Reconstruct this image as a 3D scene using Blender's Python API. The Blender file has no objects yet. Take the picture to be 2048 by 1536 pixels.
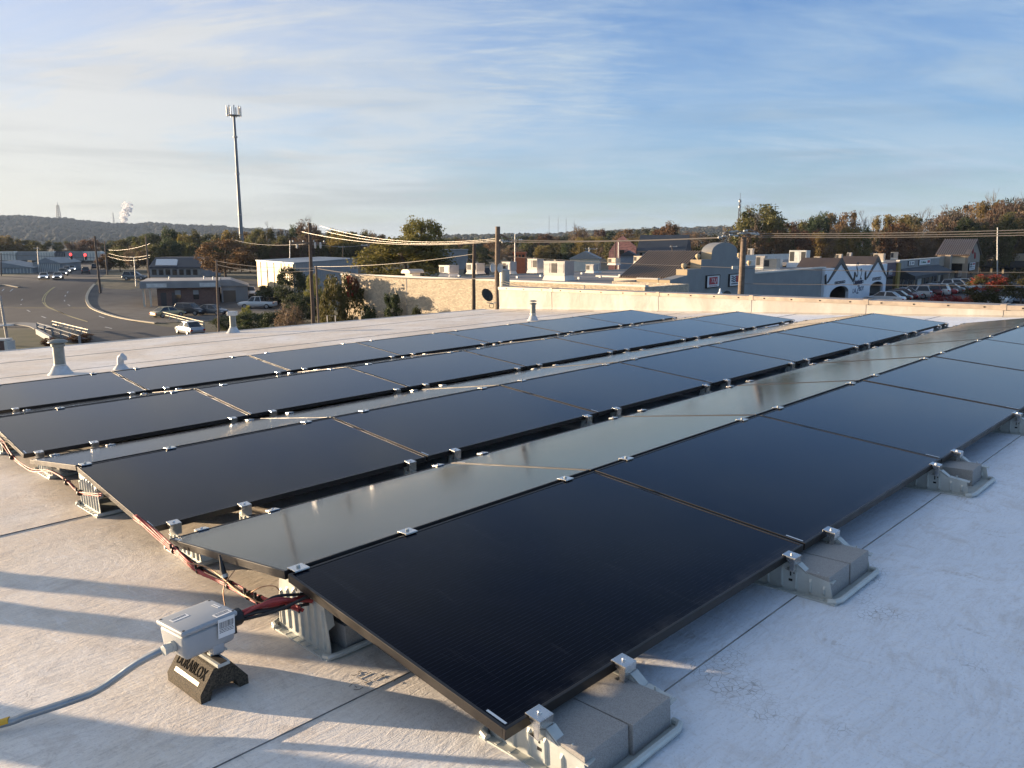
import bpy, bmesh, math, random
import numpy as np
from mathutils import Vector, Matrix, Euler
from math import sin, cos, tan, pi, radians, atan2, sqrt
random.seed(7); rng = np.random.default_rng(7)
S = bpy.context.scene
HAZE = True
COL = S.collection

# ------------------------------------------------------------------ camera
FPX = 1545.8                                  # focal length in pixels of a 2048 px wide picture
PITCH = math.atan(278.0 / FPX)
CAM = Vector((0, 0, 10.0))
cam_d = bpy.data.cameras.new("camera")
cam_d.sensor_width = 36.0
cam_d.lens = FPX / 2048 * 36.0
cam_d.clip_start = 0.05
cam_d.clip_end = 9000
cam = bpy.data.objects.new("camera", cam_d); COL.objects.link(cam)
cam.location = CAM
cam.rotation_euler = (pi / 2 - PITCH, 0, 0)
S.camera = cam

# ------------------------------------------------------------------ world, sun, exposure
SUN_AZ, SUN_EL = radians(-73.0), radians(4.3)   # azimuth from +Y, clockwise positive
TO_SUN = Vector((sin(SUN_AZ) * cos(SUN_EL), cos(SUN_AZ) * cos(SUN_EL), sin(SUN_EL)))
W = bpy.data.worlds.new("World"); S.world = W; W.use_nodes = True
nt = W.node_tree; nt.nodes.clear()
def N(t, **k):
    n = nt.nodes.new(t)
    for a, b in k.items(): setattr(n, a, b)
    return n
def Lk(a, b): nt.links.new(a, b)
out = N('ShaderNodeOutputWorld'); bg = N('ShaderNodeBackground'); bg.inputs[1].default_value = 0.125
sky = N('ShaderNodeTexSky', sky_type='NISHITA'); sky.sun_disc = False
sky.sun_elevation = SUN_EL; sky.sun_rotation = SUN_AZ
sky.altitude = 150; sky.air_density = 1.0; sky.dust_density = 0.3; sky.ozone_density = 3.0
tc = N('ShaderNodeTexCoord')
sep = N('ShaderNodeSeparateXYZ'); Lk(tc.outputs['Generated'], sep.inputs[0])
def M_(op, a, b=None, c=None, clamp=False):
    n = N('ShaderNodeMath', operation=op, use_clamp=clamp)
    for i, v in enumerate((a, b, c)):
        if v is None: continue
        if isinstance(v, (int, float)): n.inputs[i].default_value = v
        else: Lk(v, n.inputs[i])
    return n.outputs[0]
def ramp(v, a, b):
    n = N('ShaderNodeMapRange', interpolation_type='SMOOTHSTEP')
    Lk(v, n.inputs[0]); n.inputs[1].default_value = a; n.inputs[2].default_value = b
    return n.outputs[0]
# cirrus deck: the direction is projected on a flat layer high above, so streaks converge on the horizon
zz = M_('ADD', M_('MAXIMUM', sep.outputs[2], 0.0), 0.26)
px_ = M_('DIVIDE', sep.outputs[0], zz); py_ = M_('DIVIDE', sep.outputs[1], zz)
cmb = N('ShaderNodeCombineXYZ'); Lk(px_, cmb.inputs[0]); Lk(py_, cmb.inputs[1])
def cloud(scale, rot, stretch, detail, rough, dist, off=0.0):
    mp = N('ShaderNodeMapping'); Lk(cmb.outputs[0], mp.inputs[0])
    mp.inputs['Rotation'].default_value = (0, 0, rot); mp.inputs['Scale'].default_value = (1, stretch, 1)
    mp.inputs['Location'].default_value = (off, off * .7, 0)
    n = N('ShaderNodeTexNoise'); Lk(mp.outputs[0], n.inputs['Vector'])
    n.inputs['Scale'].default_value = scale; n.inputs['Detail'].default_value = detail
    n.inputs['Roughness'].default_value = rough; n.inputs['Distortion'].default_value = dist
    return n.outputs[0]
broad = ramp(cloud(0.95, 0.75, 1.7, 6, .58, 1.0, -2.3), .34, .72)
streak = ramp(cloud(1.6, 0.95, 3.0, 9, .62, .9, -5.1), .40, .78)
ripple = ramp(cloud(6.5, -0.62, 5.0, 5, .6, .5, 12.2), .40, .76)
ripmask = ramp(cloud(1.1, .2, 1.2, 2, .5, .2, 5.5), .42, .62)
m = M_('MULTIPLY', broad, .55)
m = M_('ADD', m, M_('MULTIPLY', streak, .62))
m = M_('ADD', m, M_('MULTIPLY', M_('MULTIPLY', ripple, ripmask), .50))
low = ramp(sep.outputs[2], 0.34, 0.02)           # thicker veil of cloud seen edge-on near the horizon
m = M_('ADD', m, M_('MULTIPLY', low, .62))
m = M_('ADD', m, M_('MULTIPLY', ramp(sep.outputs[2], 0.2, 1.0), .30))   # extra veil added overhead, mostly out of view, to brighten the shaded roof
dotn = N('ShaderNodeVectorMath', operation='DOT_PRODUCT'); Lk(tc.outputs['Generated'], dotn.inputs[0])
dotn.inputs[1].default_value = TO_SUN
nearsun = ramp(dotn.outputs['Value'], 0.0, 0.88)
m = M_('ADD', M_('MULTIPLY', m, .62), M_('MULTIPLY', nearsun, .45))
m = M_('MINIMUM', M_('MAXIMUM', m, 0.0), .88)
ccol = N('ShaderNodeMix', data_type='RGBA')
Lk(nearsun, ccol.inputs['Factor'])
ccol.inputs['A'].default_value = (1.20, 1.58, 1.96, 1); ccol.inputs['B'].default_value = (2.30, 2.18, 1.97, 1)
# flat grey bars in the low cloud
mpb = N('ShaderNodeMapping'); Lk(tc.outputs['Generated'], mpb.inputs[0]); mpb.inputs['Scale'].default_value = (1.3, 1.3, 15); mpb.inputs['Rotation'].default_value = (.05, -.06, 0)
nb = N('ShaderNodeTexNoise'); Lk(mpb.outputs[0], nb.inputs['Vector']); nb.inputs['Scale'].default_value = 1.7; nb.inputs['Detail'].default_value = 6; nb.inputs['Roughness'].default_value = .55; nb.inputs['Distortion'].default_value = .4
bars_ = M_('MULTIPLY', ramp(nb.outputs[0], .44, .64), ramp(sep.outputs[2], .30, .03))
dk_ = M_('SUBTRACT', 1.0, M_('MULTIPLY', bars_, .20))
cc2 = N('ShaderNodeVectorMath', operation='SCALE'); Lk(ccol.outputs['Result'], cc2.inputs[0]); Lk(dk_, cc2.inputs['Scale'])
mx = N('ShaderNodeMix', data_type='RGBA'); Lk(m, mx.inputs['Factor'])
tint = N('ShaderNodeMix', data_type='RGBA', blend_type='MULTIPLY'); tint.inputs['Factor'].default_value = 1.0
Lk(sky.outputs[0], tint.inputs['A']); tint.inputs['B'].default_value = (.68, .745, 1.0, 1)
Lk(tint.outputs['Result'], mx.inputs['A']); Lk(cc2.outputs[0], mx.inputs['B'])
Lk(mx.outputs['Result'], bg.inputs[0]); Lk(bg.outputs[0], out.inputs[0])

sun_d = bpy.data.lights.new("sun", 'SUN'); sun_d.energy = 5.0; sun_d.angle = radians(0.55); sun_d.color = (1.0, .75, .49)
sun = bpy.data.objects.new("sun", sun_d); COL.objects.link(sun)
sun.rotation_euler = TO_SUN.to_track_quat('Z', 'Y').to_euler()
sun.location = (-40, 20, 60)

S.view_settings.view_transform = 'Standard'; S.view_settings.look = 'None'
S.view_settings.exposure = 1.64; S.view_settings.gamma = 1.0; S.view_settings.use_curve_mapping = False
S.cycles.max_bounces = 6; S.cycles.transparent_max_bounces = 8; S.cycles.volume_bounces = 0
S.cycles.caustics_reflective = False; S.cycles.caustics_refractive = False

# ------------------------------------------------------------------ materials
MATS = {}
class MT:
    """small wrapper for building a node material"""
    def __init__(s, name, base=(.5, .5, .5), rough=.6, metal=0.0, spec=.5):
        s.m = bpy.data.materials.new(name); s.m.use_nodes = True; s.t = s.m.node_tree
        s.b = s.t.nodes['Principled BSDF']; s.b.inputs['Base Color'].default_value = (*base, 1)
        s.b.inputs['Roughness'].default_value = rough; s.b.inputs['Metallic'].default_value = metal
        s.b.inputs['Specular IOR Level'].default_value = spec
        s.base = base; MATS[name] = s.m
    def n(s, t, **k):
        n = s.t.nodes.new(t)
        for a, b in k.items(): setattr(n, a, b)
        return n
    def l(s, a, b): s.t.links.new(a, b)
    def co(s, kind='Object'):
        return s.n('ShaderNodeTexCoord').outputs[kind]
    def mapping(s, v, scale=(1, 1, 1), rot=(0, 0, 0), loc=(0, 0, 0)):
        m = s.n('ShaderNodeMapping'); s.l(v, m.inputs[0])
        m.inputs['Scale'].default_value = scale; m.inputs['Rotation'].default_value = rot; m.inputs['Location'].default_value = loc
        return m.outputs[0]
    def noise(s, v, scale, detail=4, rough=.55, dist=0.0):
        n = s.n('ShaderNodeTexNoise'); s.l(v, n.inputs['Vector'])
        n.inputs['Scale'].default_value = scale; n.inputs['Detail'].default_value = detail
        n.inputs['Roughness'].default_value = rough; n.inputs['Distortion'].default_value = dist
        return n.outputs[0]
    def rng(s, v, a, b, c=0.0, d=1.0):
        n = s.n('ShaderNodeMapRange', interpolation_type='SMOOTHSTEP'); s.l(v, n.inputs[0])
        for i, x in enumerate((a, b, c, d)): n.inputs[i + 1].default_value = x
        return n.outputs[0]
    def math(s, op, a, b=0.0):
        n = s.n('ShaderNodeMath', operation=op)
        for i, v in enumerate((a, b)):
            if isinstance(v, (int, float)): n.inputs[i].default_value = v
            else: s.l(v, n.inputs[i])
        return n.outputs[0]
    def mix(s, f, a, b):
        n = s.n('ShaderNodeMix', data_type='RGBA')
        if isinstance(f, (int, float)): n.inputs['Factor'].default_value = f
        else: s.l(f, n.inputs['Factor'])
        for k, v in (('A', a), ('B', b)):
            if isinstance(v, tuple): n.inputs[k].default_value = (*v[:3], 1)
            else: s.l(v, n.inputs[k])
        return n.outputs['Result']
    def color(s, v): s.l(v, s.b.inputs['Base Color']); return s
    def roughn(s, v): s.l(v, s.b.inputs['Roughness']); return s
    def bump(s, h, strength=.3, dist=.01):
        n = s.n('ShaderNodeBump'); s.l(h, n.inputs['Height'])
        n.inputs['Strength'].default_value = strength; n.inputs['Distance'].default_value = dist
        s.l(n.outputs[0], s.b.inputs['Normal']); return s

def simple(name, base, rough=.6, metal=0.0, var=.15, scale=8.0, kind='Object', spec=.5, bump=0.0, bd=.01):
    """plain material with a little uneven wear"""
    m = MT(name, base, rough, metal, spec)
    c = m.co(kind)
    f = m.noise(c, scale, 5, .6)
    lo = tuple(x * (1 - var) for x in base); hi = tuple(min(x * (1 + var), .9) for x in base)
    m.color(m.mix(m.rng(f, .3, .7), lo, hi))
    m.roughn(m.rng(f, .25, .75, max(rough - .08, .03), min(rough + .1, 1)))
    if bump: m.bump(m.noise(c, scale * 6, 4, .6), bump, bd)
    return m.m

# roof membrane: dusty off-white single-ply sheet with scuffs, crackle and wrinkles
m = MT('roof_membrane', (.6, .58, .55), .55, 0, .35)
c = m.co()
warp = m.n('ShaderNodeTexNoise'); m.l(c, warp.inputs['Vector']); warp.inputs['Scale'].default_value = 1.1; warp.inputs['Detail'].default_value = 3
wv = m.n('ShaderNodeMix', data_type='VECTOR'); wv.inputs['Factor'].default_value = .16; m.l(c, wv.inputs['A']); m.l(warp.outputs['Color'], wv.inputs['B'])
w = wv.outputs['Result']
big = m.noise(m.mapping(w, (1, .7, 1), (0, 0, .4)), .9, 5, .6, .8)
fib = m.noise(m.mapping(w, (1.2, 6, 1), (0, 0, .5)), 7, 8, .7, 1.6)
fib2 = m.noise(m.mapping(w, (5, 1.0, 1), (0, 0, -.25)), 9, 7, .7, 1.2)
fib3 = m.noise(m.mapping(w, (1.0, 3.5, 1), (0, 0, 1.1)), 3.2, 8, .72, 2.2)
blot = m.noise(w, 4.5, 6, .65, 1.0)
swirl = m.noise(w, 2.2, 8, .74, 3.5)
grit = m.noise(c, 95, 3, .7)
sx_ = m.n('ShaderNodeSeparateXYZ'); m.l(c, sx_.inputs[0])
# dust and painted sun warmth at row ends; cleaner, painted shade blue lower right
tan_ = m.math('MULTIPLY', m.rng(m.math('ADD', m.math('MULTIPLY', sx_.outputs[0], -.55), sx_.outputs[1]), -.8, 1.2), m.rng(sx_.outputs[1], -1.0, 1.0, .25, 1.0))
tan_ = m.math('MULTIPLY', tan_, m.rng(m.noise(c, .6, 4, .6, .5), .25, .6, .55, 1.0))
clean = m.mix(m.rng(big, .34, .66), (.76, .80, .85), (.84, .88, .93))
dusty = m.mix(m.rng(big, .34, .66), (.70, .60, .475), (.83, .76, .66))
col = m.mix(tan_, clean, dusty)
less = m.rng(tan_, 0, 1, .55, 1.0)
col = m.mix(m.math('MULTIPLY', m.rng(fib, .42, .74, 0, .60), less), col, (.50, .46, .43))
col = m.mix(m.rng(fib2, .48, .76, 0, .55), col, (.86, .85, .83))
col = m.mix(m.math('MULTIPLY', m.rng(fib3, .50, .72, 0, .50), less), col, (.54, .485, .43))
col = m.mix(m.math('MULTIPLY', m.rng(swirl, .53, .68, 0, .55), less), col, (.50, .445, .395))
col = m.mix(m.math('MULTIPLY', m.rng(blot, .55, .70, 0, .55), less), col, (.48, .41, .345))
col = m.mix(m.rng(grit, .52, .75, 0, .38), col, (.36, .335, .31))
vor = m.n('ShaderNodeTexVoronoi', feature='DISTANCE_TO_EDGE'); m.l(m.mapping(w, (1, 1, 1)), vor.inputs['Vector']); vor.inputs['Scale'].default_value = 52
crk = m.rng(vor.outputs['Distance'], .0, .055, 1, 0)
cmask = m.math('MULTIPLY', crk, m.rng(m.noise(c, 1.7, 3, .6), .58, .70, 0, .7))
col = m.mix(cmask, col, (.20, .175, .15))
sc1 = m.rng(m.noise(m.mapping(w, (1, 14, 1), (0, 0, 1.9)), 3.1, 6, .7, 1.0), .66, .74, 0, .6)
sc2 = m.rng(m.noise(m.mapping(w, (16, 1, 1), (0, 0, .7)), 2.3, 6, .7, 1.4), .66, .75, 0, .6)
col = m.mix(m.math('MAXIMUM', sc1, sc2), col, (.27, .245, .225))
rg = m.n('ShaderNodeTexVoronoi', feature='F1'); m.l(m.mapping(w, (1.5, 1.1, 1)), rg.inputs['Vector']); rg.inputs['Scale'].default_value = 1.3
ring = m.math('MULTIPLY', m.rng(rg.outputs['Distance'], .16, .19, 0, 1), m.rng(rg.outputs['Distance'], .19, .24, 1, 0))
ring = m.math('MULTIPLY', ring, m.rng(m.noise(c, 1.3, 4, .7), .48, .62, 0, .35))
pud = m.math('MULTIPLY', m.rng(rg.outputs['Distance'], .20, .10, 0, 1), m.rng(m.noise(w, 5.5, 5, .7), .45, .62, 0, .30))
col = m.mix(m.math('MAXIMUM', ring, pud), col, (.45, .40, .345))
foot = m.rng(m.noise(m.mapping(w, (3.1, 1.3, 1), (0, 0, .8)), 2.6, 4, .55, .6), .63, .70, 0, .42)
tread = m.rng(m.noise(m.mapping(w, (1, 5, 1), (0, 0, .8)), 24, 2, .5), .45, .6, .15, 1)
col = m.mix(m.math('MULTIPLY', foot, tread), col, (.42, .375, .33))
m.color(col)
hgt = m.math('ADD', m.math('MULTIPLY', m.math('ADD', fib, swirl), .5), m.math('ADD', m.math('MULTIPLY', blot, .35), m.math('MULTIPLY', grit, .10)))
m.bump(hgt, .6, .016)
m.roughn(m.rng(blot, .3, .7, .5, .72))
ROOF = m.m

# membrane-clad parapet
m = MT('parapet_membrane', (.6, .55, .48), .55, 0, .3); c = m.co()
f = m.noise(m.mapping(c, (1, 1, .35)), 1.2, 5, .6, .6)
col = m.mix(m.rng(f, .38, .66), (.36, .335, .30), (.465, .45, .425))
m.color(col); m.bump(m.noise(c, 2.2, 4, .6, .5), .35, .05)
PARA = m.m

# panel glass over black cells
m = MT('panel_glass', (.008, .011, .02), .085, 0, .5)
m.b.inputs['IOR'].default_value = 1.36
c = m.co(); sp = m.n('ShaderNodeSeparateXYZ'); m.l(c, sp.inputs[0])
def lines(axis, pitch, wd, off=0.0):
    a = m.math('DIVIDE', m.math('ADD', sp.outputs[axis], off), pitch)
    fr = m.math('FRACT', a); d = m.math('ABSOLUTE', m.math('SUBTRACT', fr, .5))
    return m.math('GREATER_THAN', d, .5 - wd / pitch / 2)
dash = m.math('ADD', .35, m.math('MULTIPLY', .65, m.rng(m.noise(m.mapping(c, (26, 400, 1)), 1.0, 2, .6), .42, .55)))
bus = m.math('MULTIPLY', lines(1, .0166, .0014), dash)
gap = m.math('MAXIMUM', lines(0, .0935, .0012, .002), lines(1, .1826, .0022, .012))
cell = m.noise(m.mapping(c, (10.7, 5.4, 1)), 1.0, 1, .4)
col = m.mix(m.rng(cell, .3, .7), (.0014, .0024, .0068), (.0024, .0034, .009))
col = m.mix(m.math('MULTIPLY', bus, .5), col, (.035, .042, .06))
col = m.mix(m.math('MULTIPLY', gap, .5), col, (.002, .002, .004))
rnd = m.n('ShaderNodeObjectInfo').outputs['Random']
off3 = m.n('ShaderNodeVectorMath', operation='ADD'); m.l(c, off3.inputs[0])
sv = m.n('ShaderNodeVectorMath', operation='SCALE'); sv.inputs[0].default_value = (37, 11, 5); m.l(rnd, sv.inputs['Scale']); m.l(sv.outputs[0], off3.inputs[1])
sm = m.noise(off3.outputs[0], 3.3, 7, .68, 1.5)
smear = m.rng(sm, .66, .80, 0, .35)
col = m.mix(m.math('MULTIPLY', smear, .22), col, (.20, .20, .20))
dust = m.rng(m.noise(off3.outputs[0], 1.4, 5, .6), .3, .7, .0, .003)
col = m.mix(dust, col, (.55, .50, .44))
edge = m.math('MULTIPLY', m.rng(sp.outputs[1], .012, .075, 1, 0), m.rng(m.noise(off3.outputs[0], 9, 5, .7), .35, .65, .1, 1.0))
col = m.mix(m.math('MULTIPLY', edge, .05), col, (.5, .45, .38))
streakd = m.rng(m.noise(m.mapping(off3.outputs[0], (7, .8, 1)), 2.0, 5, .65, .6), .58, .72, 0, .022)
col = m.mix(streakd, col, (.5, .47, .42))
spot = m.n('ShaderNodeTexVoronoi', feature='F1'); m.l(off3.outputs[0], spot.inputs['Vector']); spot.inputs['Scale'].default_value = 3.2
sp2 = m.math('MULTIPLY', m.rng(spot.outputs['Distance'], .012, .034, 1, 0), m.rng(m.noise(off3.outputs[0], 1.9, 2, .5), .52, .6, 0, .5))
col = m.mix(sp2, col, (.5, .5, .47))
m.color(col)
# dark absorber seen through anti-reflective glass: reflection follows the Schlick curve from a very low base
m.b.inputs['Specular IOR Level'].default_value = 0.0; m.b.inputs['Roughness'].default_value = .8
gl_ = m.n('ShaderNodeBsdfGlossy'); m.l(m.math('ADD', m.math('ADD', .075, m.math('MULTIPLY', smear, .3)), m.math('MULTIPLY', m.rng(sm, .3, .6), .03)), gl_.inputs['Roughness'])
bp = m.n('ShaderNodeBump'); m.l(m.noise(c, 420, 2, .5), bp.inputs['Height']); bp.inputs['Strength'].default_value = .03; bp.inputs['Distance'].default_value = .0004
m.l(bp.outputs[0], gl_.inputs['Normal'])
lw = m.n('ShaderNodeLayerWeight'); lw.inputs['Blend'].default_value = .5
fr = m.math('MINIMUM', .98, m.math('ADD', .002, m.math('MULTIPLY', 1.29, m.math('POWER', lw.outputs['Facing'], 5.18))))
ms = m.n('ShaderNodeMixShader'); m.l(fr, ms.inputs[0]); m.l(m.b.outputs[0], ms.inputs[1]); m.l(gl_.outputs[0], ms.inputs[2])
m.l(ms.outputs[0], m.t.nodes['Material Output'].inputs[0])
GLASS = m.m

FRAME = simple('black_anodised_frame', (.024, .021, .019), .42, .3, .2, 6)
GALV = simple('galvanised_steel', (.50, .52, .49), .42, .22, .10, 14)
STEEL = simple('stainless_clamp', (.66, .65, .63), .24, .95, .08, 20)
CONC = simple('concrete_block', (.34, .33, .315), .95, 0, .22, 320, bump=.8, bd=.002)
HOLE = simple('dark_hole', (.012, .012, .012), .9, 0, .1)
RUBBER = simple('black_recycled_rubber', (.082, .068, .048), .85, 0, .8, 210, bump=.9, bd=.004)
LETTER = simple('matte_black_lettering', (.012, .011, .010), 1.0, 0, .1, spec=.1)
BLACK = simple('black_plastic', (.014, .014, .014), .45, 0, .1)
RED = simple('red_cable_jacket', (.36, .05, .045), .62, 0, .15, 30)
BLKC = simple('black_cable_jacket', (.02, .018, .018), .62, 0, .15, 30)
BRASS = simple('bare_copper_wire', (.30, .17, .09), .55, .4, .15, 30)
BOXG = simple('grey_pvc_box', (.35, .37, .385), .42, 0, .06, 6)
EMT = simple('zinc_conduit', (.29, .33, .37), .34, .8, .1, 12)
YEL = simple('yellow_tape', (.62, .36, .03), .5, 0, .15)
REFL = simple('pale_yellow_reflective_strip', (.30, .25, .13), .45, 0, .1, 20)
WHT = simple('white_label', (.8, .8, .78), .5, 0, .05)
INK = simple('black_ink', (.03, .03, .035), .7, 0, .1)
PEN = simple('felt_pen_ink', (.06, .05, .05), .8, 0, .1)
VENTG = simple('grey_green_vent_paint', (.19, .21, .20), .5, .2, .18, 9)
VENTW = simple('white_flashing', (.50, .52, .52), .55, 0, .15, 9)
COPING = simple('tan_metal_coping', (.36, .30, .24), .45, .25, .12, 3)
DRIP = simple('cream_drip_edge', (.66, .62, .55), .45, .3, .1, 3)

def foliage(name, lo, hi, hi2):
    m = MT(name, lo, .65, 0, .25)
    c = m.co()
    a = m.n('ShaderNodeObjectInfo').outputs['Random']
    f = m.noise(c, 1.1, 3, .6); g = m.noise(c, 7.0, 2, .6)
    col = m.mix(m.rng(f, .35, .65), lo, hi)
    col = m.mix(m.rng(g, .5, .75, 0, .8), col, hi2)
    hs = m.n('ShaderNodeHueSaturation'); m.l(col, hs.inputs['Color'])
    m.l(m.rng(a, 0, 1, .75, 1.25), hs.inputs['Value']); m.l(m.rng(a, 0, 1, .485, .512), hs.inputs['Hue'])
    m.l(hs.outputs[0], m.b.inputs['Base Color'])
    tr = m.n('ShaderNodeBsdfTranslucent'); m.l(hs.outputs[0], tr.inputs[0])
    ms = m.n('ShaderNodeMixShader'); ms.inputs[0].default_value = .38
    o = m.t.nodes['Material Output']; m.l(m.b.outputs[0], ms.inputs[1]); m.l(tr.outputs[0], ms.inputs[2]); m.l(ms.outputs[0], o.inputs[0])
    return m.m
F_OLIVE = foliage('olive_foliage', (0.070, 0.078, 0.028), (0.132, 0.124, 0.043), (0.202, 0.163, 0.054))
F_DARK = foliage('dark_green_foliage', (0.034, 0.053, 0.025), (0.065, 0.085, 0.037), (0.093, 0.109, 0.046))
F_RUST = foliage('rust_foliage', (.100, .060, .032), (.160, .092, .045), (.215, .128, .058))
F_GOLD = foliage('golden_foliage', (.125, .098, .034), (.22, .165, .05), (.30, .22, .065))
F_BROWN = foliage('grey_brown_foliage', (0.109, 0.081, 0.056), (0.171, 0.124, 0.085), (0.232, 0.171, 0.116))
F_RED = foliage('crimson_foliage', (0.155, 0.031, 0.025), (0.341, 0.054, 0.039), (0.500, 0.085, 0.054))
F_LIME = foliage('yellow_green_foliage', (.12, .13, .036), (.21, .20, .05), (.32, .27, .075))
BARK = simple('grey_brown_bark', (.11, .085, .065), .9, 0, .3, 5, bump=.6, bd=.02)
POLE = simple('weathered_pole_wood', (.17, .13, .10), .9, 0, .3, 9, bump=.5, bd=.01)
WIRE = simple('overhead_wire', (.19, .175, .16), .4, .3, .05)

# ------------------------------------------------------------------ mesh helpers
class MB:
    def __init__(s): s.v = []; s.f = []
    def add(s, vs, fs, M=None):
        o = len(s.v)
        for v in vs:
            v = Vector(v)
            s.v.append(tuple(M @ v) if M is not None else tuple(v))
        s.f += [tuple(i + o for i in f) for f in fs]; return s
    def box(s, x0, y0, z0, x1, y1, z1, M=None):
        v = [(x0, y0, z0), (x1, y0, z0), (x1, y1, z0), (x0, y1, z0), (x0, y0, z1), (x1, y0, z1), (x1, y1, z1), (x0, y1, z1)]
        return s.add(v, [(0, 3, 2, 1), (4, 5, 6, 7), (0, 1, 5, 4), (1, 2, 6, 5), (2, 3, 7, 6), (3, 0, 4, 7)], M)
    def frus(s, a, b, z0, z1, M=None):
        """box whose top rectangle b differs from its bottom a, each (x0,y0,x1,y1)"""
        v = [(a[0], a[1], z0), (a[2], a[1], z0), (a[2], a[3], z0), (a[0], a[3], z0), (b[0], b[1], z1), (b[2], b[1], z1), (b[2], b[3], z1), (b[0], b[3], z1)]
        return s.add(v, [(0, 3, 2, 1), (4, 5, 6, 7), (0, 1, 5, 4), (1, 2, 6, 5), (2, 3, 7, 6), (3, 0, 4, 7)], M)
    def prism(s, poly, ax, a, b, M=None):
        """polygon (2-D) extruded along axis ax from a to b; polygon coords fill the other two axes in order"""
        def p(q, t):
            if ax == 0: return (t, q[0], q[1])
            if ax == 1: return (q[0], t, q[1])
            return (q[0], q[1], t)
        n = len(poly)
        v = [p(q, a) for q in poly] + [p(q, b) for q in poly]
        f = [tuple(range(n - 1, -1, -1)), tuple(range(n, 2 * n))] + [(i, (i + 1) % n, n + (i + 1) % n, n + i) for i in range(n)]
        return s.add(v, f, M)
    def tube(s, path, r, n=8, M=None, cap=True):
        P = [Vector(p) for p in path]; rs = r if isinstance(r, (list, tuple)) else [r] * len(P)
        vs = []; up = None
        for i, p in enumerate(P):
            d = (P[min(i + 1, len(P) - 1)] - P[max(i - 1, 0)])
            if d.length < 1e-9: d = Vector((0, 0, 1))
            d.normalize()
            if up is None:
                up = Vector((0, 0, 1)) if abs(d.z) < .9 else Vector((1, 0, 0))
            a = d.cross(up)
            if a.length < 1e-6: a = d.cross(Vector((0, 1, 0)))
            a.normalize(); b = a.cross(d).normalized(); up = b
            for k in range(n):
                t = 2 * pi * k / n
                vs.append(p + (a * cos(t) + b * sin(t)) * rs[i])
        fs = []
        for i in range(len(P) - 1):
            for k in range(n):
                fs.append((i * n + k, i * n + (k + 1) % n, (i + 1) * n + (k + 1) % n, (i + 1) * n + k))
        if cap:
            fs.append(tuple(range(n))); fs.append(tuple(range(len(P) * n - 1, (len(P) - 1) * n - 1, -1)))
        return s.add(vs, fs, M)
    def lathe(s, prof, n=16, M=None):
        """profile list of (r, z) turned about z"""
        vs = [(r * cos(2 * pi * k / n), r * sin(2 * pi * k / n), z) for r, z in prof for k in range(n)]
        fs = [(i * n + k, i * n + (k + 1) % n, (i + 1) * n + (k + 1) % n, (i + 1) * n + k) for i in range(len(prof) - 1) for k in range(n)]
        fs.append(tuple(range(n - 1, -1, -1))); fs.append(tuple(range((len(prof) - 1) * n, len(prof) * n)))
        return s.add(vs, fs, M)
    def quad(s, a, b, c, d, M=None): return s.add([a, b, c, d], [(0, 1, 2, 3)], M)
    def mesh(s, name, mat, smooth=False, bevel=0.0, fix=True):
        me = bpy.data.meshes.new(name); me.from_pydata(s.v, [], s.f)
        if fix or bevel:
            bm = bmesh.new(); bm.from_mesh(me)
            if bevel:
                bmesh.ops.bevel(bm, geom=[e for e in bm.edges if len(e.link_faces) == 2 and e.calc_face_angle(0) > .5], offset=bevel, segments=3 if bevel > .007 else 2, profile=.6, affect='EDGES')
            bmesh.ops.recalc_face_normals(bm, faces=bm.faces)
            bm.to_mesh(me); bm.free()
        if mat is not None: me.materials.append(mat)
        if smooth:
            me.shade_smooth() if hasattr(me, 'shade_smooth') else None
            try: me.set_sharp_from_angle(angle=radians(38))
            except Exception: pass
        return me
    def build(s, name, mat, parent=None, smooth=False, bevel=0.0, M=None):
        return link(name, s.mesh(name, mat, smooth, bevel), parent, M)

def link(name, me, parent=None, M=None):
    o = bpy.data.objects.new(name, me); COL.objects.link(o)
    if parent is not None: o.parent = parent
    if M is not None: o.matrix_local = M
    return o
def tag(o, label, cat, group=None):
    o['label'] = label; o['category'] = cat
    if group: o['group'] = group
    return o
def thing(name, label, cat, M=None, group=None):
    o = bpy.data.objects.new(name, None); COL.objects.link(o); o.empty_display_size = .2
    if M is not None: o.matrix_world = M
    return tag(o, label, cat, group)
def kind(o, k): o['kind'] = k; return o
def T(x, y, z): return Matrix.Translation((x, y, z))
def RZ(a): return Matrix.Rotation(a, 4, 'Z')
def RX(a): return Matrix.Rotation(a, 4, 'X')
def RY(a): return Matrix.Rotation(a, 4, 'Y')
def text(name, body, size, mat, parent, M, ext=.004, align='CENTER', shear=0.0, space=1.0):
    cu = bpy.data.curves.new(name, 'FONT'); cu.body = body; cu.size = size; cu.extrude = ext
    cu.align_x = align; cu.align_y = 'CENTER'; cu.shear = shear; cu.space_character = space; cu.resolution_u = 3
    tmp = bpy.data.objects.new(name + '_tmp', cu); COL.objects.link(tmp)
    dg = bpy.context.evaluated_depsgraph_get(); dg.update()
    me = bpy.data.meshes.new_from_object(tmp.evaluated_get(dg))
    bpy.data.objects.remove(tmp); me.materials.clear(); me.materials.append(mat)
    return link(name, me, parent, M)

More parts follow.
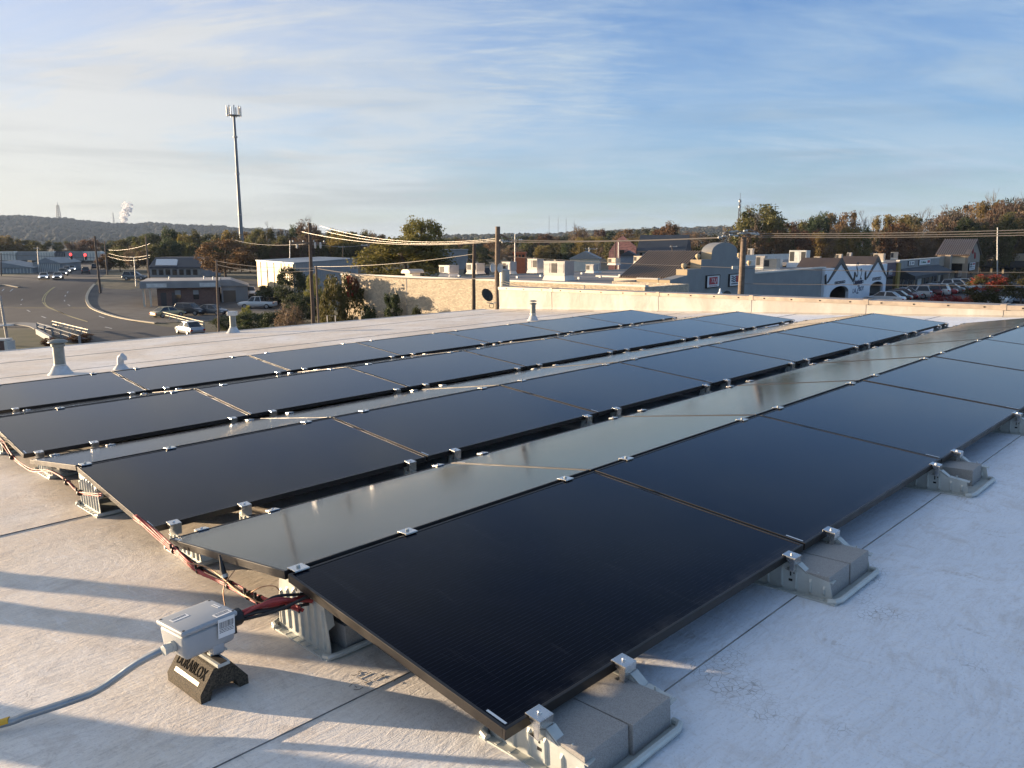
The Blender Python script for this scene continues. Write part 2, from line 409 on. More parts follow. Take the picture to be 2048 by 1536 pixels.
# ------------------------------------------------------------------ frames of reference
# array frame: u along the rows, v across them (away to the left), w up from the sloping roof
RA = np.array([[0.7017783902, 0.7110815993, -0.0432440769], [-0.7107669537, 0.7029850337, 0.0249475431], [0.0481396777, 0.0132288141, 0.9987530075]])
CAa = np.array([1.3773, -1.2619, 1.2052])
H0 = -0.155
cu_, cv_, cw_ = RA[:, 1], -RA[:, 0], RA[:, 2]
org = np.array(CAM) + RA @ (np.array([0, 0, H0]) - CAa)
ARR = Matrix(((cu_[0], cv_[0], cw_[0], org[0]), (cu_[1], cv_[1], cw_[1], org[1]), (cu_[2], cv_[2], cw_[2], org[2]), (0, 0, 0, 1)))
def aw(u, v, w=0.0): return ARR @ Vector((u, v, w))
def smooth(a, b, x):
    t = min(max((x - a) / (b - a), 0.0), 1.0); return t * t * (3 - 2 * t)
def gz(x, y):
    """height of the ground"""
    y = max(y, 12.0); t = x / y
    left = 1 - smooth(-.23, -.13, t)
    zl = 3.0 * smooth(122, 165, y)
    if y < 75: zl -= 1.2 * smooth(75, 45, y)
    return zl * left + 3.0 * (1 - left)
def ray(px, py):
    f = Vector((0, cos(PITCH), -sin(PITCH))); u = Vector((0, sin(PITCH), cos(PITCH)))
    return f + Vector((1, 0, 0)) * ((px - 1024) / FPX) - u * ((py - 768) / FPX)
def atY(px, py, Y):
    d = ray(px, py); return CAM + d * (Y / d.y)
def atZ(px, py, z):
    d = ray(px, py); return CAM + d * ((z - CAM.z) / d.z)
def G(px, py, dz=0.0):
    """where the ground shows at a place in the photograph"""
    z = 0.0
    for _ in range(40):
        p = atZ(px, py, z + dz); z = .5 * z + .5 * gz(p.x, p.y)
    p = atZ(px, py, z + dz); return p
def GX(px, Y):
    """ground point at depth Y under image column px"""
    x = (px - 1024) / FPX * (Y * cos(PITCH) + 1.5)
    return Vector((x, Y, gz(x, Y)))

# ================================================================== the roof we stand on
U0, U1, V0, V1 = -13.0, 15.38, -9.0, 17.5
def veave(u): return 18.35 - .098 * u          # the eave is not quite square to the rows
SEAMD = simple('dirt_shade_lap_edge', (.17, .155, .14), .9, 0, .5, 4)  # dark strip: dirt and the shade under the lap, put into the colour
bld = thing('store_building', 'low commercial building whose pale flat roof carries the solar array', 'building', ARR)
vs = [V0, -6.1, -3.0, -.052, .66, 3.57, 6.5, 9.4, 12.3, 15.0, V1]
cuts = {2: [1.832], 5: [-3.3, 9.0], 6: [3.1], 7: [-1.0, 11.0], 8: [5.7], 9: [-2.5, 8.2], 0: [2], 1: [-4]}
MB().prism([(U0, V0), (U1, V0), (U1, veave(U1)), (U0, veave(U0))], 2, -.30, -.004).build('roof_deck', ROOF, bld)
for k in range(len(vs) - 1):
    us = [U0] + cuts.get(k, []) + [U1]
    for j in range(len(us) - 1):
        mb = MB(); a, b = us[j], us[j + 1] + (.05 if j < len(us) - 2 else 0)
        v0, v1 = vs[k], min(vs[k + 1] + .05, V1)
        lift = .0045 if j % 2 == 0 else .0055
        nseg = max(2, int((b - a) / 1.2)); rows = []
        for i in range(nseg + 1):
            u = a + (b - a) * i / nseg; e = .004 * sin(u * 2.3 + k)
            if k == len(vs) - 2: v1 = veave(u)
            rows.append([(u, v0 + e, -.002), (u, v0 + e, lift), (u, (v0 + v1) / 2, lift * .6), (u, v1, .0006)])
        vv = [p for r in rows for p in r]
        ff = [(i * 4 + q, (i + 1) * 4 + q, (i + 1) * 4 + q + 1, i * 4 + q + 1) for i in range(nseg) for q in range(3)]
        mb.add(vv, ff)
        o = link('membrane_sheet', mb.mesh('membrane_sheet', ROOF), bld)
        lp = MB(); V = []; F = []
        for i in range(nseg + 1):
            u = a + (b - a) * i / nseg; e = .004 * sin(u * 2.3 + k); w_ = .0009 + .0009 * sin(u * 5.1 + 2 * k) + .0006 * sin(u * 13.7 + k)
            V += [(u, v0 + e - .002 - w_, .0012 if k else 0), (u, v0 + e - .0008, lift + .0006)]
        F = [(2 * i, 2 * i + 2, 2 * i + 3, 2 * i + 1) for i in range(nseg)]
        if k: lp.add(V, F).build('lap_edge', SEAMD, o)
# drip edge along the eave and walls to the ground
MB().prism([(U0, veave(U0) - .02), (U1 + .02, veave(U1) - .02), (U1 + .02, veave(U1) + .03), (U0, veave(U0) + .03)], 2, -.22, .016).build('drip_edge', DRIP, bld)
inv = ARR.inverted()
WALLT = simple('painted_block_wall', (.42, .38, .33), .8, 0, .15, 3)
for (ua, va, ub, vb) in ((U0 + .1, veave(U0) - .15, U1 - .02, veave(U1) - .15), (U1 - .02, veave(U1) - .15, U1 - .02, V0 + .1), (U1 - .02, V0 + .1, U0 + .1, V0 + .1), (U0 + .1, V0 + .1, U0 + .1, veave(U0) - .15)):
    A = aw(ua, va, -.28); B = aw(ub, vb, -.28)
    Al = Vector((A.x, A.y, -1.5)); Bl = Vector((B.x, B.y, -1.5))
    nrm = (B - A).cross(Vector((0, 0, 1))).normalized() * .2
    pts = [inv @ p for p in (A, B, Bl, Al, A - nrm, B - nrm, Bl - nrm, Al - nrm)]
    MB().add(pts, [(0, 1, 2, 3), (7, 6, 5, 4), (0, 4, 5, 1), (3, 2, 6, 7), (0, 3, 7, 4), (1, 5, 6, 2)]).build('wall', WALLT, bld)

# parapet at the right-hand end of the roof
VP = 16.12
def ptop(v):
    z = 8.715 + (16.84 - v) * .0126
    w = (z - aw(U1, v, 0).z) / ARR[2][2]
    return max(w, .16)
pw = thing('parapet_wall', 'long low cream membrane-covered parapet at the far right edge of the roof', 'wall', ARR)
vv = [VP, 13.9, 10.2, 7.6, 5.0, 2.5, 0.0, -3.5, -8.9]
for i in range(len(vv) - 1):
    a, b = vv[i], vv[i + 1]; mb = MB()
    ha, hb = ptop(a), ptop(b); x0, x1 = U1, U1 + .24; g = .004
    # a sheet of membrane turned up the wall with a small cant at its foot
    poly = lambda h: [(x0 - .06, .001), (x0 - .012, .035), (x0, .09), (x0, h - .075), (x1, h - .075), (x1, -.5), (x0 + .01, -.5)]
    pa, pb = poly(ha), poly(hb); n = len(pa)
    V = [(p[0], a, p[1]) for p in pa] + [(p[0] - (.006 if q < 4 else 0), b + g, p[1]) for q, p in enumerate(pb)]
    F = [tuple(range(n)), tuple(range(2 * n - 1, n - 1, -1))] + [(q, (q + 1) % n, n + (q + 1) % n, n + q) for q in range(n)]
    mb.add(V, F).build('wall_sheet', PARA, pw)
    # coping: a bent metal cap with a drip lip
    cp = MB(); d = .012
    pc = lambda h: [(x0 - .03, h - .085), (x0 - .03, h), (x1 + .03, h + .012), (x1 + .03, h - .085)]
    qa, qb = pc(ha), pc(hb)
    V = [(p[0], a - d * .2, p[1]) for p in qa] + [(p[0], b + d, p[1]) for p in qb]
    cp.add(V, [(0, 1, 5, 4), (1, 2, 6, 5), (2, 3, 7, 6), (0, 3, 2, 1), (4, 5, 6, 7), (0, 4, 7, 3)])
    c = cp.build('coping', COPING, pw)
    jb = MB(); jb.box(x0 - .036, b - .05, hb - .092, x1 + .036, b + .05, hb + .018)
    jb.build('joint_cover', COPING, pw)
    ns = max(2, int((a - b) / .62))
    for s in range(ns):
        v = a + (b - a) * (s + .5) / ns; h = ptop(v)
        MB().box(x0 - .040, v - .013, h - .055, x0 - .030, v + .013, h - .030).build('fastener', HOLE, c)

# ================================================================== solar array
L, PW, TILT, GR, GV = 1.75, 1.134, .1186, .029, .2486
WC, WS = PW * cos(TILT), PW * sin(TILT)
ROWP = 2 * WC + GR + GV
ROFF = [0, 0, .018, .045]
PLEN = 1.737; ZL = .155
def frame_bar(x0, y0, x1, y1, inner):
    """one bar of a panel frame: tall wall outside, thin lip over the glass"""
    mb = MB(); mb.box(x0, y0, -.032, x1, y1, .0); return mb
FB = {}
lip = .011
def fbars():
    r = []
    r.append(MB().box(0, 0, -.032, PLEN, lip, 0).mesh('frame_bar', FRAME, bevel=.0012))
    r.append(MB().box(0, PW - lip, -.032, PLEN, PW, 0).mesh('frame_bar', FRAME, bevel=.0012))
    r.append(MB().box(0, lip + .0004, -.032, lip, PW - lip - .0004, -.0002).mesh('frame_bar', FRAME, bevel=.0012))
    r.append(MB().box(PLEN - lip, lip + .0004, -.032, PLEN, PW - lip - .0004, -.0002).mesh('frame_bar', FRAME, bevel=.0012))
    return r
bars = fbars()
gl = MB().box(lip, lip, -.0075, PLEN - lip, PW - lip, -.0022).mesh('glass', GLASS)
back = MB().box(lip, lip, -.012, PLEN - lip, PW - lip, -.0085).mesh('backsheet', BLACK)
stick = MB().box(.018, .020, -.0021, .026, .095, -.0017).mesh('barcode_label', WHT)
ORD = ['first', 'second', 'third', 'fourth', 'fifth', 'sixth', 'seventh', 'eighth']
ROWN = ['front', 'second', 'third', 'back']
def panel(row, k, down):
    if down:
        lab = f'solar panel sloping away behind the {ROWN[row]} ridge, {ORD[k]} from the near end'
    else:
        lab = f'black solar panel facing the camera in the {ROWN[row]} row, {ORD[k]} from the near end'
    j = random.uniform(-.0022, .0022); tj = random.uniform(-.0015, .0015)
    u = k * L + ROFF[row]
    if down: M = ARR @ T(u, row * ROWP + WC + GR, ZL + WS + j) @ RX(-TILT + tj)
    else: M = ARR @ T(u, row * ROWP, ZL + j) @ RX(TILT + tj)
    t = thing('solar_panel', lab, 'solar panel', M, 'black solar panels of the rooftop array')
    link('glass', gl, t); link('backsheet', back, t)
    for b in bars: link('frame_bar', b, t)
    link('barcode_label', stick, t, T(0, 0, 0) if not down else T(0, PW - .115, 0))
    return t
for row in range(4):
    for k in range(7):
        panel(row, k, False); panel(row, k, True)

# ---- mounts
def plate_mesh(poly, holes=()):
    return MB().prism(poly, 0, -.0015, .0015)
def rib(y, z0, z1, side):
    mb = MB(); w = .006
    mb.add([(0.0015 * side, y - w, z0), (side * .009, y - w * .45, z0 + .01), (side * .009, y + w * .45, z0 + .01), (.0015 * side, y + w, z0),
            (.0015 * side, y - w, z1), (side * .009, y - w * .45, z1 - .012), (side * .009, y + w * .45, z1 - .012), (.0015 * side, y + w, z1)],
           [(0, 1, 5, 4), (1, 2, 6, 5), (2, 3, 7, 6), (4, 5, 6, 7), (0, 3, 2, 1)])
    return mb
def mount_parts(kindm, half):
    """meshes of one mount: tray, rails, plates with ribs, flanges; clamp meshes with bolts"""
    P = []
    hu, hv = half + .03, .205
    P.append(('tray', MB().box(-hu, -hv, .001, hu, hv, .008).mesh('tray', GALV, bevel=.002), []))
    for s in (-1, 1):
        pth = [(-hu + .02, s * hv, .016), (-hu + .005, s * (hv + .006), .018)]
        rail = MB().tube([(-hu + .006, s * (hv - .03), .012), (-hu + .012, s * (hv - .004), .015), (-hu + .04, s * (hv + .008), .017), (hu - .04, s * (hv + .008), .017), (hu - .012, s * (hv - .004), .015), (hu - .006, s * (hv - .03), .012)], .0115, 8)
        P.append(('rail', rail.mesh('rail', GALV, smooth=True), []))
    for s in (-1, 1):
        x = s * half
        if kindm == 'ridge':
            poly = [(-.19, .008), (-.178, .10), (-.155, .234), (.155, .234), (.178, .10), (.19, .008)]
            ribs = [(-.15, .02, .17), (-.10, .02, .19), (-.05, .02, .20), (.0, .02, .20), (.05, .02, .20), (.10, .02, .19), (.15, .02, .17)]
        elif kindm == 'valley':
            poly = [(-.195, .008), (-.175, .118), (-.13, .120), (-.10, .098), (.10, .098), (.13, .120), (.175, .118), (.195, .008)]
            ribs = [(-.16, .02, .10), (-.11, .02, .10), (-.05, .02, .085), (0, .02, .085), (.05, .02, .085), (.11, .02, .10), (.16, .02, .10)]
        else:
            poly = [(-.185, .008), (-.172, .078), (-.075, .092), (-.035, .121), (.02, .122), (.16, .138), (.19, .008)]
            ribs = [(-.15, .02, .060), (-.095, .015, .075), (-.035, .012, .095), (.025, .012, .10), (.085, .012, .11), (.14, .012, .11)]
        pl = MB(); pl.prism(poly, 0, x - .0016, x + .0016)
        sub = []
        subs = []
        for y, z0, z1 in ribs:
            r = rib(y, z0, z1, -1); rb = MB(); rb.add([(v[0] + x, v[1], v[2]) for v in r.v], r.f)
            subs.append(('rib', rb.mesh('rib', GALV)))
            subs.append(('rib_foot', MB().box(x - .026, y - .005, .0075, x - .004, y + .005, .0105).mesh('rib_foot', GALV)))
        def hole(y, z, a, b): subs.append(('slot', MB().box(x - .0024, y - a, z - b, x + .0024, y + a, z + b).mesh('slot', HOLE)))
        if kindm == 'low':
            for (y, z, a, b) in ((-.012, .078, .003, .011), (-.012, .050, .008, .005), (-.0265, .082, .003, .003)):
                hole(y, z, a, b)
            fl = MB(); q = [(-.185, .080), (-.172, .081), (-.085, .093), (-.042, .122), (-.02, .124)]
            for i in range(len(q) - 1):
                fl.add([(x - .001, q[i][0], q[i][1]), (x + .034, q[i][0] + .004, q[i][1] + .001), (x + .034, q[i + 1][0], q[i + 1][1] + .001), (x - .001, q[i + 1][0], q[i + 1][1]),
                        (x - .001, q[i][0], q[i][1] - .003), (x + .034, q[i][0] + .004, q[i][1] - .002), (x + .034, q[i + 1][0], q[i + 1][1] - .002), (x - .001, q[i + 1][0], q[i + 1][1] - .003)],
                       [(0, 1, 2, 3), (7, 6, 5, 4), (0, 4, 5, 1), (1, 5, 6, 2), (2, 6, 7, 3), (3, 7, 4, 0)])
            P.append(('flange', fl.mesh('flange', GALV), []))
            pin = MB().tube([(x + .017, -.118, .088), (x + .017, -.118, .103)], .0035, 6)
            P.append(('pin', pin.mesh('pin', GALV), []))
        elif kindm == 'ridge':
            for (y, z, a, b) in ((.03, .20, .006, .006), (-.03, .20, .004, .009), (.16, .05, .016, .028)):
                hole(y, z, a, b)
            for e in (-1, 1):
                fl = MB(); fl.add([(x, e * .155, .232), (x, e * .178, .10), (x + .03, e * .174, .11), (x + .03, e * .156, .215)], [(0, 1, 2, 3)])
                P.append(('flange', fl.mesh('flange', GALV), []))
        else:
            hole(-.0125, .055, .0075, .005); hole(.0375, .055, .0075, .005)
        P.append(('side_plate', pl.mesh('side_plate', GALV), subs))
    return P
def clamp_meshes():
    # edge clamp hooking over a frame lip at y=0 (panel lies towards +y)
    c = MB()
    w = .028
    c.box(-w, -.040, .0012, w, .012, .0042); c.box(-w, -.0432, -.055, w, -.0402, .0042)
    c.box(-w, .0095, -.0004, w, .012, .0012); c.box(-w, -.040, -.055, w, -.006, -.052)
    for sx in (-1, 1): c.prism([(-.0402, .0012), (-.0402, -.052), (-.026, -.052), (-.020, -.020), (-.006, -.010), (-.004, .0012)], 0, sx * w - (.0022 if sx > 0 else 0), sx * w + (.0022 if sx < 0 else 0))
    edge = c.mesh('clamp', STEEL, bevel=.0011)
    b = MB().lathe([(.0062, .0042), (.0068, .0075), (.005, .0105), (.001, .011)], 6, T(0, -.016, 0)).mesh('bolt', STEEL)
    r = MB(); r.box(-.030, -.030, .0016, .030, .030, .0048); r.box(-.030, -.030, -.001, .030, -.027, .0016); r.box(-.030, .027, -.001, .030, .030, .0016)
    ridge = r.mesh('clamp', STEEL, bevel=.001)
    rb = MB().lathe([(.008, .0048), (.008, .011), (.0055, .013), (.001, .0132)], 6).mesh('bolt', GALV)
    return edge, b, ridge, rb
CE, CB, CR, CRB = clamp_meshes()
PM = {(k, h): mount_parts(k, h) for k in ('low', 'ridge', 'valley') for h in (.187, .25)}
def where(k):
    return ['at the near end', 'under the first panel seam', 'under the second panel seam', 'under the third panel seam', 'under the fourth panel seam', 'under the fifth panel seam', 'under the sixth panel seam', 'at the far end'][k]
def mount(kindm, row, k):
    h = .25 if kindm == 'ridge' else .187
    off = ROFF[row]
    if k == 0: u = .30 + off
    elif k == 7: u = 7 * L - .31 + off
    else: u = k * L + .034 + off
    if kindm == 'ridge': v, pos = row * ROWP + WC + GR / 2, f'{ROWN[row]} row ridge'
    elif kindm == 'valley': v, pos = (row + 1) * ROWP - GV / 2, f'valley behind the {ROWN[row]} row'
    elif row == 0: v, pos = 0.0, 'front low edge'
    else: v, pos = 4 * ROWP - GV, 'hidden back low edge'
    M = ARR @ T(u, v, 0) @ (RZ(pi) if (kindm == 'low' and row) else Matrix())
    t = thing('panel_mount', f'galvanised mount {where(k)}, {pos}', 'panel mount', M, 'galvanised panel mounts of the array')
    for nm, me, sub in PM[(kindm, h)]:
        o = link(nm, me, t)
        for n2, m2 in sub: link(n2, m2, o)
    for s in (-1, 1):
        if kindm == 'ridge':
            c = link('clamp', CR, t, T(s * h, 0, ZL + WS)); link('bolt', CRB, c)
        elif kindm == 'low':
            c = link('clamp', CE, t, T(s * h, 0, ZL) @ RX(TILT)); link('bolt', CB, c)
        else:
            c = link('clamp', CE, t, T(s * h, GV / 2, ZL) @ RX(TILT)); link('bolt', CB, c)
            c = link('clamp', CE, t, T(s * h + .05, -GV / 2, ZL) @ RZ(pi) @ RX(TILT)); link('bolt', CB, c)
    return t
for k in range(8):
    mount('low', 0, k); mount('low', 3, k)
    for row in range(4): mount('ridge', row, k)
    for row in range(3): mount('valley', row, k)

# ---- ballast blocks
bv = [MB().box(-.092, -.195, 0, .092, .195, .092).mesh('concrete_block', CONC, bevel=.0018) for _ in range(1)][0]
def block(u, v, lab, rz=0.0):
    o = link('concrete_block', bv, None, ARR @ T(u, v, .009) @ RZ(rz)); return tag(o, lab, 'concrete block', 'concrete ballast blocks')
block(.206, .022, 'grey concrete block on the nearest front mount, the one closer to the camera')
block(.394, .012, 'grey concrete block on the nearest front mount, the farther one with clean top', .012)
block(1.690, .024, 'grey concrete block on the second front mount, closer to the camera', -.01)
block(1.880, .020, 'grey concrete block on the second front mount, beside the farther bracket')
block(3.62, .045, 'single grey concrete block on the third front mount', .02)
block(.20, WC + GR / 2 - .0, 'shaded concrete block inside the tall ridge mount by the junction box')
block(.40, WC + GR / 2 + .0, 'shaded second concrete block deeper in the ridge mount near the junction box')
block(.3, 2 * ROWP - GV / 2, 'concrete block in the near valley mount behind the second row')

# ================================================================== cables along the near end
def rope(name, lab, cat, cables, ties, group=None):
    t = thing(name, lab, cat, ARR, group)
    for (nm, path, r, mat) in cables:
        MB().tube(path, r, 7).build(nm, mat, t, smooth=True)
    for p in ties: 
        p = Vector(p); MB().lathe([(.0, -.004), (.019, -.004), (.019, .004), (.0, .004)], 10, T(*p) @ RX(pi / 2)).build('cable_tie', BLACK, t)
        MB().box(p.x - .022, p.y - .004, p.z + .012, p.x - .012, p.y + .004, p.z + .034).build('cable_tie', BLACK, t)
    return t
def catmull(P, n=7):
    P = [Vector(p) for p in P]; P = [P[0] * 2 - P[1]] + P + [P[-1] * 2 - P[-2]]; r = []
    for i in range(1, len(P) - 2):
        for k in range(n):
            t = k / n; a, b, c, d = P[i - 1:i + 3]
            r.append(.5 * ((2 * b) + (c - a) * t + (2 * a - 5 * b + 4 * c - d) * t * t + (3 * b - a - 3 * c + d) * t ** 3))
    r.append(P[-2]); return r
def strands(core, n, spread, rad, cols, seed):
    rd = random.Random(seed); out_ = []
    for i in range(n):
        ph = rd.uniform(0, 2 * pi); pts = []
        for j, p in enumerate(core):
            a = ph + j * rd.uniform(.5, .9); k = spread * (.6 + .6 * rd.random())
            pts.append(Vector(p) + Vector((cos(a) * k, 0, sin(a) * k)))
        out_.append((('red_cable' if cols[i % len(cols)] is RED else 'black_cable' if cols[i % len(cols)] is BLKC else 'copper_wire'), catmull(pts, 5), rad * rd.uniform(.85, 1.1), cols[i % len(cols)]))
    return out_
zo = -H0
def pz(lst, u=-.03): return [(u, v, z + zo) for v, z in lst]
far = pz([(7.6, .03), (7.2, -.03), (6.6, .0), (6.1, .03), (5.52, .053), (5.18, -.034), (4.69, -.05), (4.16, .03), (3.78, .02), (3.54, .0), (3.16, .057)])
rope('cable_bundle', 'thin red and black cable bundle clipped along the far rows near the left', 'cable bundle', strands(far, 4, .010, .0038, [RED, BLKC, RED], 3), [far[5], far[8], far[9]], 'solar cable bundles')
near = pz([(2.62, .045), (2.366, .02), (2.133, -.011), (1.866, -.037), (1.571, -.023), (1.40, -.018), (1.311, -.011), (1.209, .005), (1.10, .03), (1.0, .045)])
cb = strands(near, 7, .012, .0044, [RED, BLKC, RED, RED], 5)
cb.append(('copper_wire', catmull(pz([(1.95, -.02), (1.75, .015), (1.6, .01), (1.45, -.01), (1.3, -.005), (1.15, .02), (1.11, .06)], -.05)), .0028, BRASS))
cb.append(('copper_wire', catmull(pz([(1.38, .0), (1.27, .055), (1.17, .085), (1.125, .075)], -.035)), .0022, BRASS))
rope('cable_bundle', 'red and black cable bundle tied together beside the junction box', 'cable bundle', cb, [near[2], near[3], near[4], near[5], near[6]], 'solar cable bundles')
# connector hanging from the bundle
t = thing('cable_connector', 'black plug connector rising from the red cable bundle under the panel', 'connector', ARR)
MB().tube([(-.035, 1.63, .245), (-.04, 1.60, .19), (-.04, 1.575, .15)], [.004, .011, .010], 10).build('plug_body', BLACK, t, smooth=True)
MB().tube([(-.04, 1.59, .175), (-.04, 1.583, .163)], .0135, 10).build('lock_ring', GALV, t, smooth=True)
# ground lug bolted on the ridge mount
t = thing('ground_lug', 'small silver grounding lug bolted on the ridge mount face', 'ground lug', ARR @ T(.045, 1.115, .185))
MB().box(-.012, -.016, -.010, 0, .020, .012).build('lug_body', STEEL, t, bevel=.002)
MB().lathe([(.009, 0), (.009, .014), (.001, .015)], 6, RY(-pi / 2)).build('bolt', STEEL, t)
MB().lathe([(.006, 0), (.006, .012), (.001, .0125)], 6, T(-.004, -.022, -.016) @ RY(-pi / 2)).build('bolt', STEEL, t)

# ================================================================== junction box on its rubber foot
BX = ARR @ T(-.345, 1.105, 0) @ RZ(radians(6.5))
jb = thing('junction_box', 'grey electrical junction box with white stickers, cables and metal conduit', 'junction box', BX @ T(0, 0, .155))
hx, hy = .098, .085
body = MB(); body.frus((-hx + .010, -hy + .012, hx - .010, hy - .012), (-hx + .004, -hy + .005, hx - .004, hy - .005), .0, .088)
body.build('box_body', BOXG, jb, smooth=True, bevel=.020)
MB().box(-hx, -hy, .088, hx, hy, .106).build('box_lid', BOXG, jb, smooth=True, bevel=.0085)
for sx in (-1, 1):
    for sy in (-1, 1):
        MB().lathe([(.0045, .1045), (.0045, .1066), (.0005, .1066)], 8, T(sx * (hx - .012), sy * (hy - .012), 0)).build('lid_screw', HOLE, jb)
def sticker(name, c, w, h, rz, rows, bar=False, M=None, ink=INK):
    """paper label with rows of print; local x is along the text"""
    M0 = M if M is not None else T(c[0], c[1], .1064) @ RZ(rz)
    s = MB().box(-w / 2, -h / 2, 0, w / 2, h / 2, .0005).build(name, WHT, jb, M=M0)
    p = MB(); y = h / 2 - .0045; rd = random.Random(int(w * 9999))
    if bar:
        x = -w * .42
        while x < w * .42:
            b = rd.uniform(.0006, .0016); p.box(x, h * .05, .0005, x + b, h * .33, .0008); x += b + rd.uniform(.0007, .0018)
        y = h * .02
    for i in range(rows):
        x = -w * .42; yy = y - i * .0052
        while x < w * .40:
            b = rd.uniform(.002, .007); p.box(x, yy - .0012, .0005, min(x + b, w * .43), yy + .0010, .0008); x += b + .0011
    p.build('print', ink, s); return s
sticker('warning_sticker', (-.045, .030), .058, .026, radians(2), 3)
sticker('warning_sticker', (.055, -.062), .056, .030, radians(0), 4)
sticker('outline_sticker', (.074, .010), .040, .012, radians(92), 1)
Mf = T(.052, -hy - .0004, .068) @ RX(radians(90 + 4)) @ RZ(radians(-2))
sticker('barcode_sticker', (0, 0), .060, .066, 0, 4, True, Mf)
# gland and fan of cables to the mount
GLD = T(hx - .004, -.012, .050) @ RY(pi / 2)
MB().lathe([(.034, 0), (.034, .012), (.027, .012), (.027, .020), (.030, .020), (.030, .048), (.022, .056), (.010, .056)], 12, GLD).build('cable_gland', BLACK, jb)
MB().box(hx - .003, -.055, .014, hx + .008, .034, .082).build('gland_plate', BLACK, jb, bevel=.002)
# conduit fitting
MB().lathe([(.020, 0), (.020, .010), (.0165, .010), (.0165, .026), (.019, .026), (.019, .036), (.014, .036)], 6, T(-hx + .006, -.012, .040) @ RY(-pi / 2)).build('conduit_fitting', GALV, jb)
MB().box(-.022, -hy - .001, -.014, .020, -hy + .030, .018).build('mounting_tab', BOXG, jb, smooth=True, bevel=.006, M=T(.026, .012, -.004))
inv2 = (BX @ T(0, 0, .155)).inverted()
fan = MB()
t = thing('cable_fan', 'dark red and black cables fanning from junction box to mount', 'cable bundle', BX @ T(0, 0, .155), 'solar cable bundles')
rd = random.Random(11)
for i in range(9):
    a = Vector((hx + .045, -.012 + rd.uniform(-.016, .016), .050 + rd.uniform(-.016, .016)))
    e = inv2 @ aw(.03 + rd.uniform(0, .05), 1.07 + rd.uniform(-.025, .025), .19 + rd.uniform(-.02, .025))
    mid = a.lerp(e, .45) + Vector((0, rd.uniform(-.028, .028), rd.uniform(-.020, .045)))
    MB().tube(catmull([a, a.lerp(mid, .5) + Vector((0, 0, .004)), mid, mid.lerp(e, .6), e], 6), .0056, 8).build('red_cable' if i % 3 else 'black_cable', RED if i % 3 else BLKC, t, smooth=True)
e = inv2 @ aw(.06, 1.02, .235); a = Vector((hx + .045, -.03, .04))
MB().tube(catmull([a, a.lerp(e, .35) + Vector((0, -.03, .0)), a.lerp(e, .7) + Vector((0, -.02, 0)), e], 6), .006, 8).build('black_cable', BLKC, t, smooth=True)
MB().tube(catmull([(hx + .02, .03, .07), (hx + .05, .08, .13), (hx + .12, .12, .16)], 6), .0022, 6).build('copper_wire', BRASS, t, smooth=True)

# rubber foot: sloping sided block with an arch through it
FT = ARR @ T(-.3225, 1.132, 0) @ RZ(radians(3))
ft = thing('rubber_foot', 'black recycled rubber support block with raised lettering and pale strip', 'support block', FT)
poly = [(-.083, .004), (-.083, .034), (-.030, .106), (.030, .106), (.083, .034), (.083, .004), (.052, .004), (.040, .036), (-.040, .036), (-.052, .004)]
n = len(poly); fb = MB()
V = [(p[0], -.121, p[1]) for p in poly] + [(p[0], .121, p[1]) for p in poly]
caps = [(0, 1, 8, 9), (1, 2, 8), (2, 3, 7, 8), (3, 4, 7), (4, 5, 6, 7)]
F = [tuple(reversed(c)) for c in caps] + [tuple(i + n for i in c) for c in caps] + [(i, (i + 1) % n, n + (i + 1) % n, n + i) for i in range(n)]
fb.add(V, F).build('foot_body', RUBBER, ft)
ang = atan2(.072, .053)
# sloping face frame: x along the foot (-y of the foot), y up the slope
SL = T(-.0565, 0, .070) @ Matrix(((0, cos(ang), -sin(ang), 0), (-1, 0, 0, 0), (0, sin(ang), cos(ang), 0), (0, 0, 0, 1)))
text('lettering', 'DURABLOX', .046, LETTER, ft, SL @ T(0, .012, .0005) @ Matrix.Diagonal((.82, 1.1, 1, 1)), ext=.0016)
MB().box(-.085, -.026, -.001, .085, -.013, .0015).build('reflective_strip', REFL, ft, M=SL)
MB().box(-.021, -.132, .1062, .021, .132, .118).build('strut_channel', GALV, ft)
MB().box(-.012, -.133, .1182, .012, .133, .1205).build('strut_slot', HOLE, ft)
t = thing('conduit_hub', 'grey hub post joining the junction box to the rubber foot', 'conduit hub', FT @ T(.02, -.05, .1205))
MB().lathe([(.022, 0), (.026, .006), (.024, .030), (.020, .036)], 14).build('hub_body', BOXG, t, smooth=True)
MB().box(-.030, -.012, -.001, .030, .012, .006).build('strap', GALV, t, bevel=.001)

# conduit leaving for the left edge
cd = [(-.437, 1.092, .195), (-.472, 1.105, .184), (-.513, 1.128, .166), (-.551, 1.149, .145), (-.584, 1.168, .122), (-.621, 1.188, .098), (-.661, 1.21, .079), (-.712, 1.239, .066), (-.762, 1.267, .055), (-.824, 1.301, .043), (-.895, 1.340, .030), (-1.2, 1.51, .017), (-2.6, 2.29, .017)]
t = thing('conduit', 'bent silver metal conduit running from junction box to the left edge', 'conduit', ARR)
MB().tube(catmull(cd, 5), .0125, 14).build('conduit_pipe', EMT, t, smooth=True)
MB().tube([(-.862, 1.322, .0365), (-.9, 1.343, .0295)], .0131, 14).build('yellow_tape', YEL, t, smooth=True)

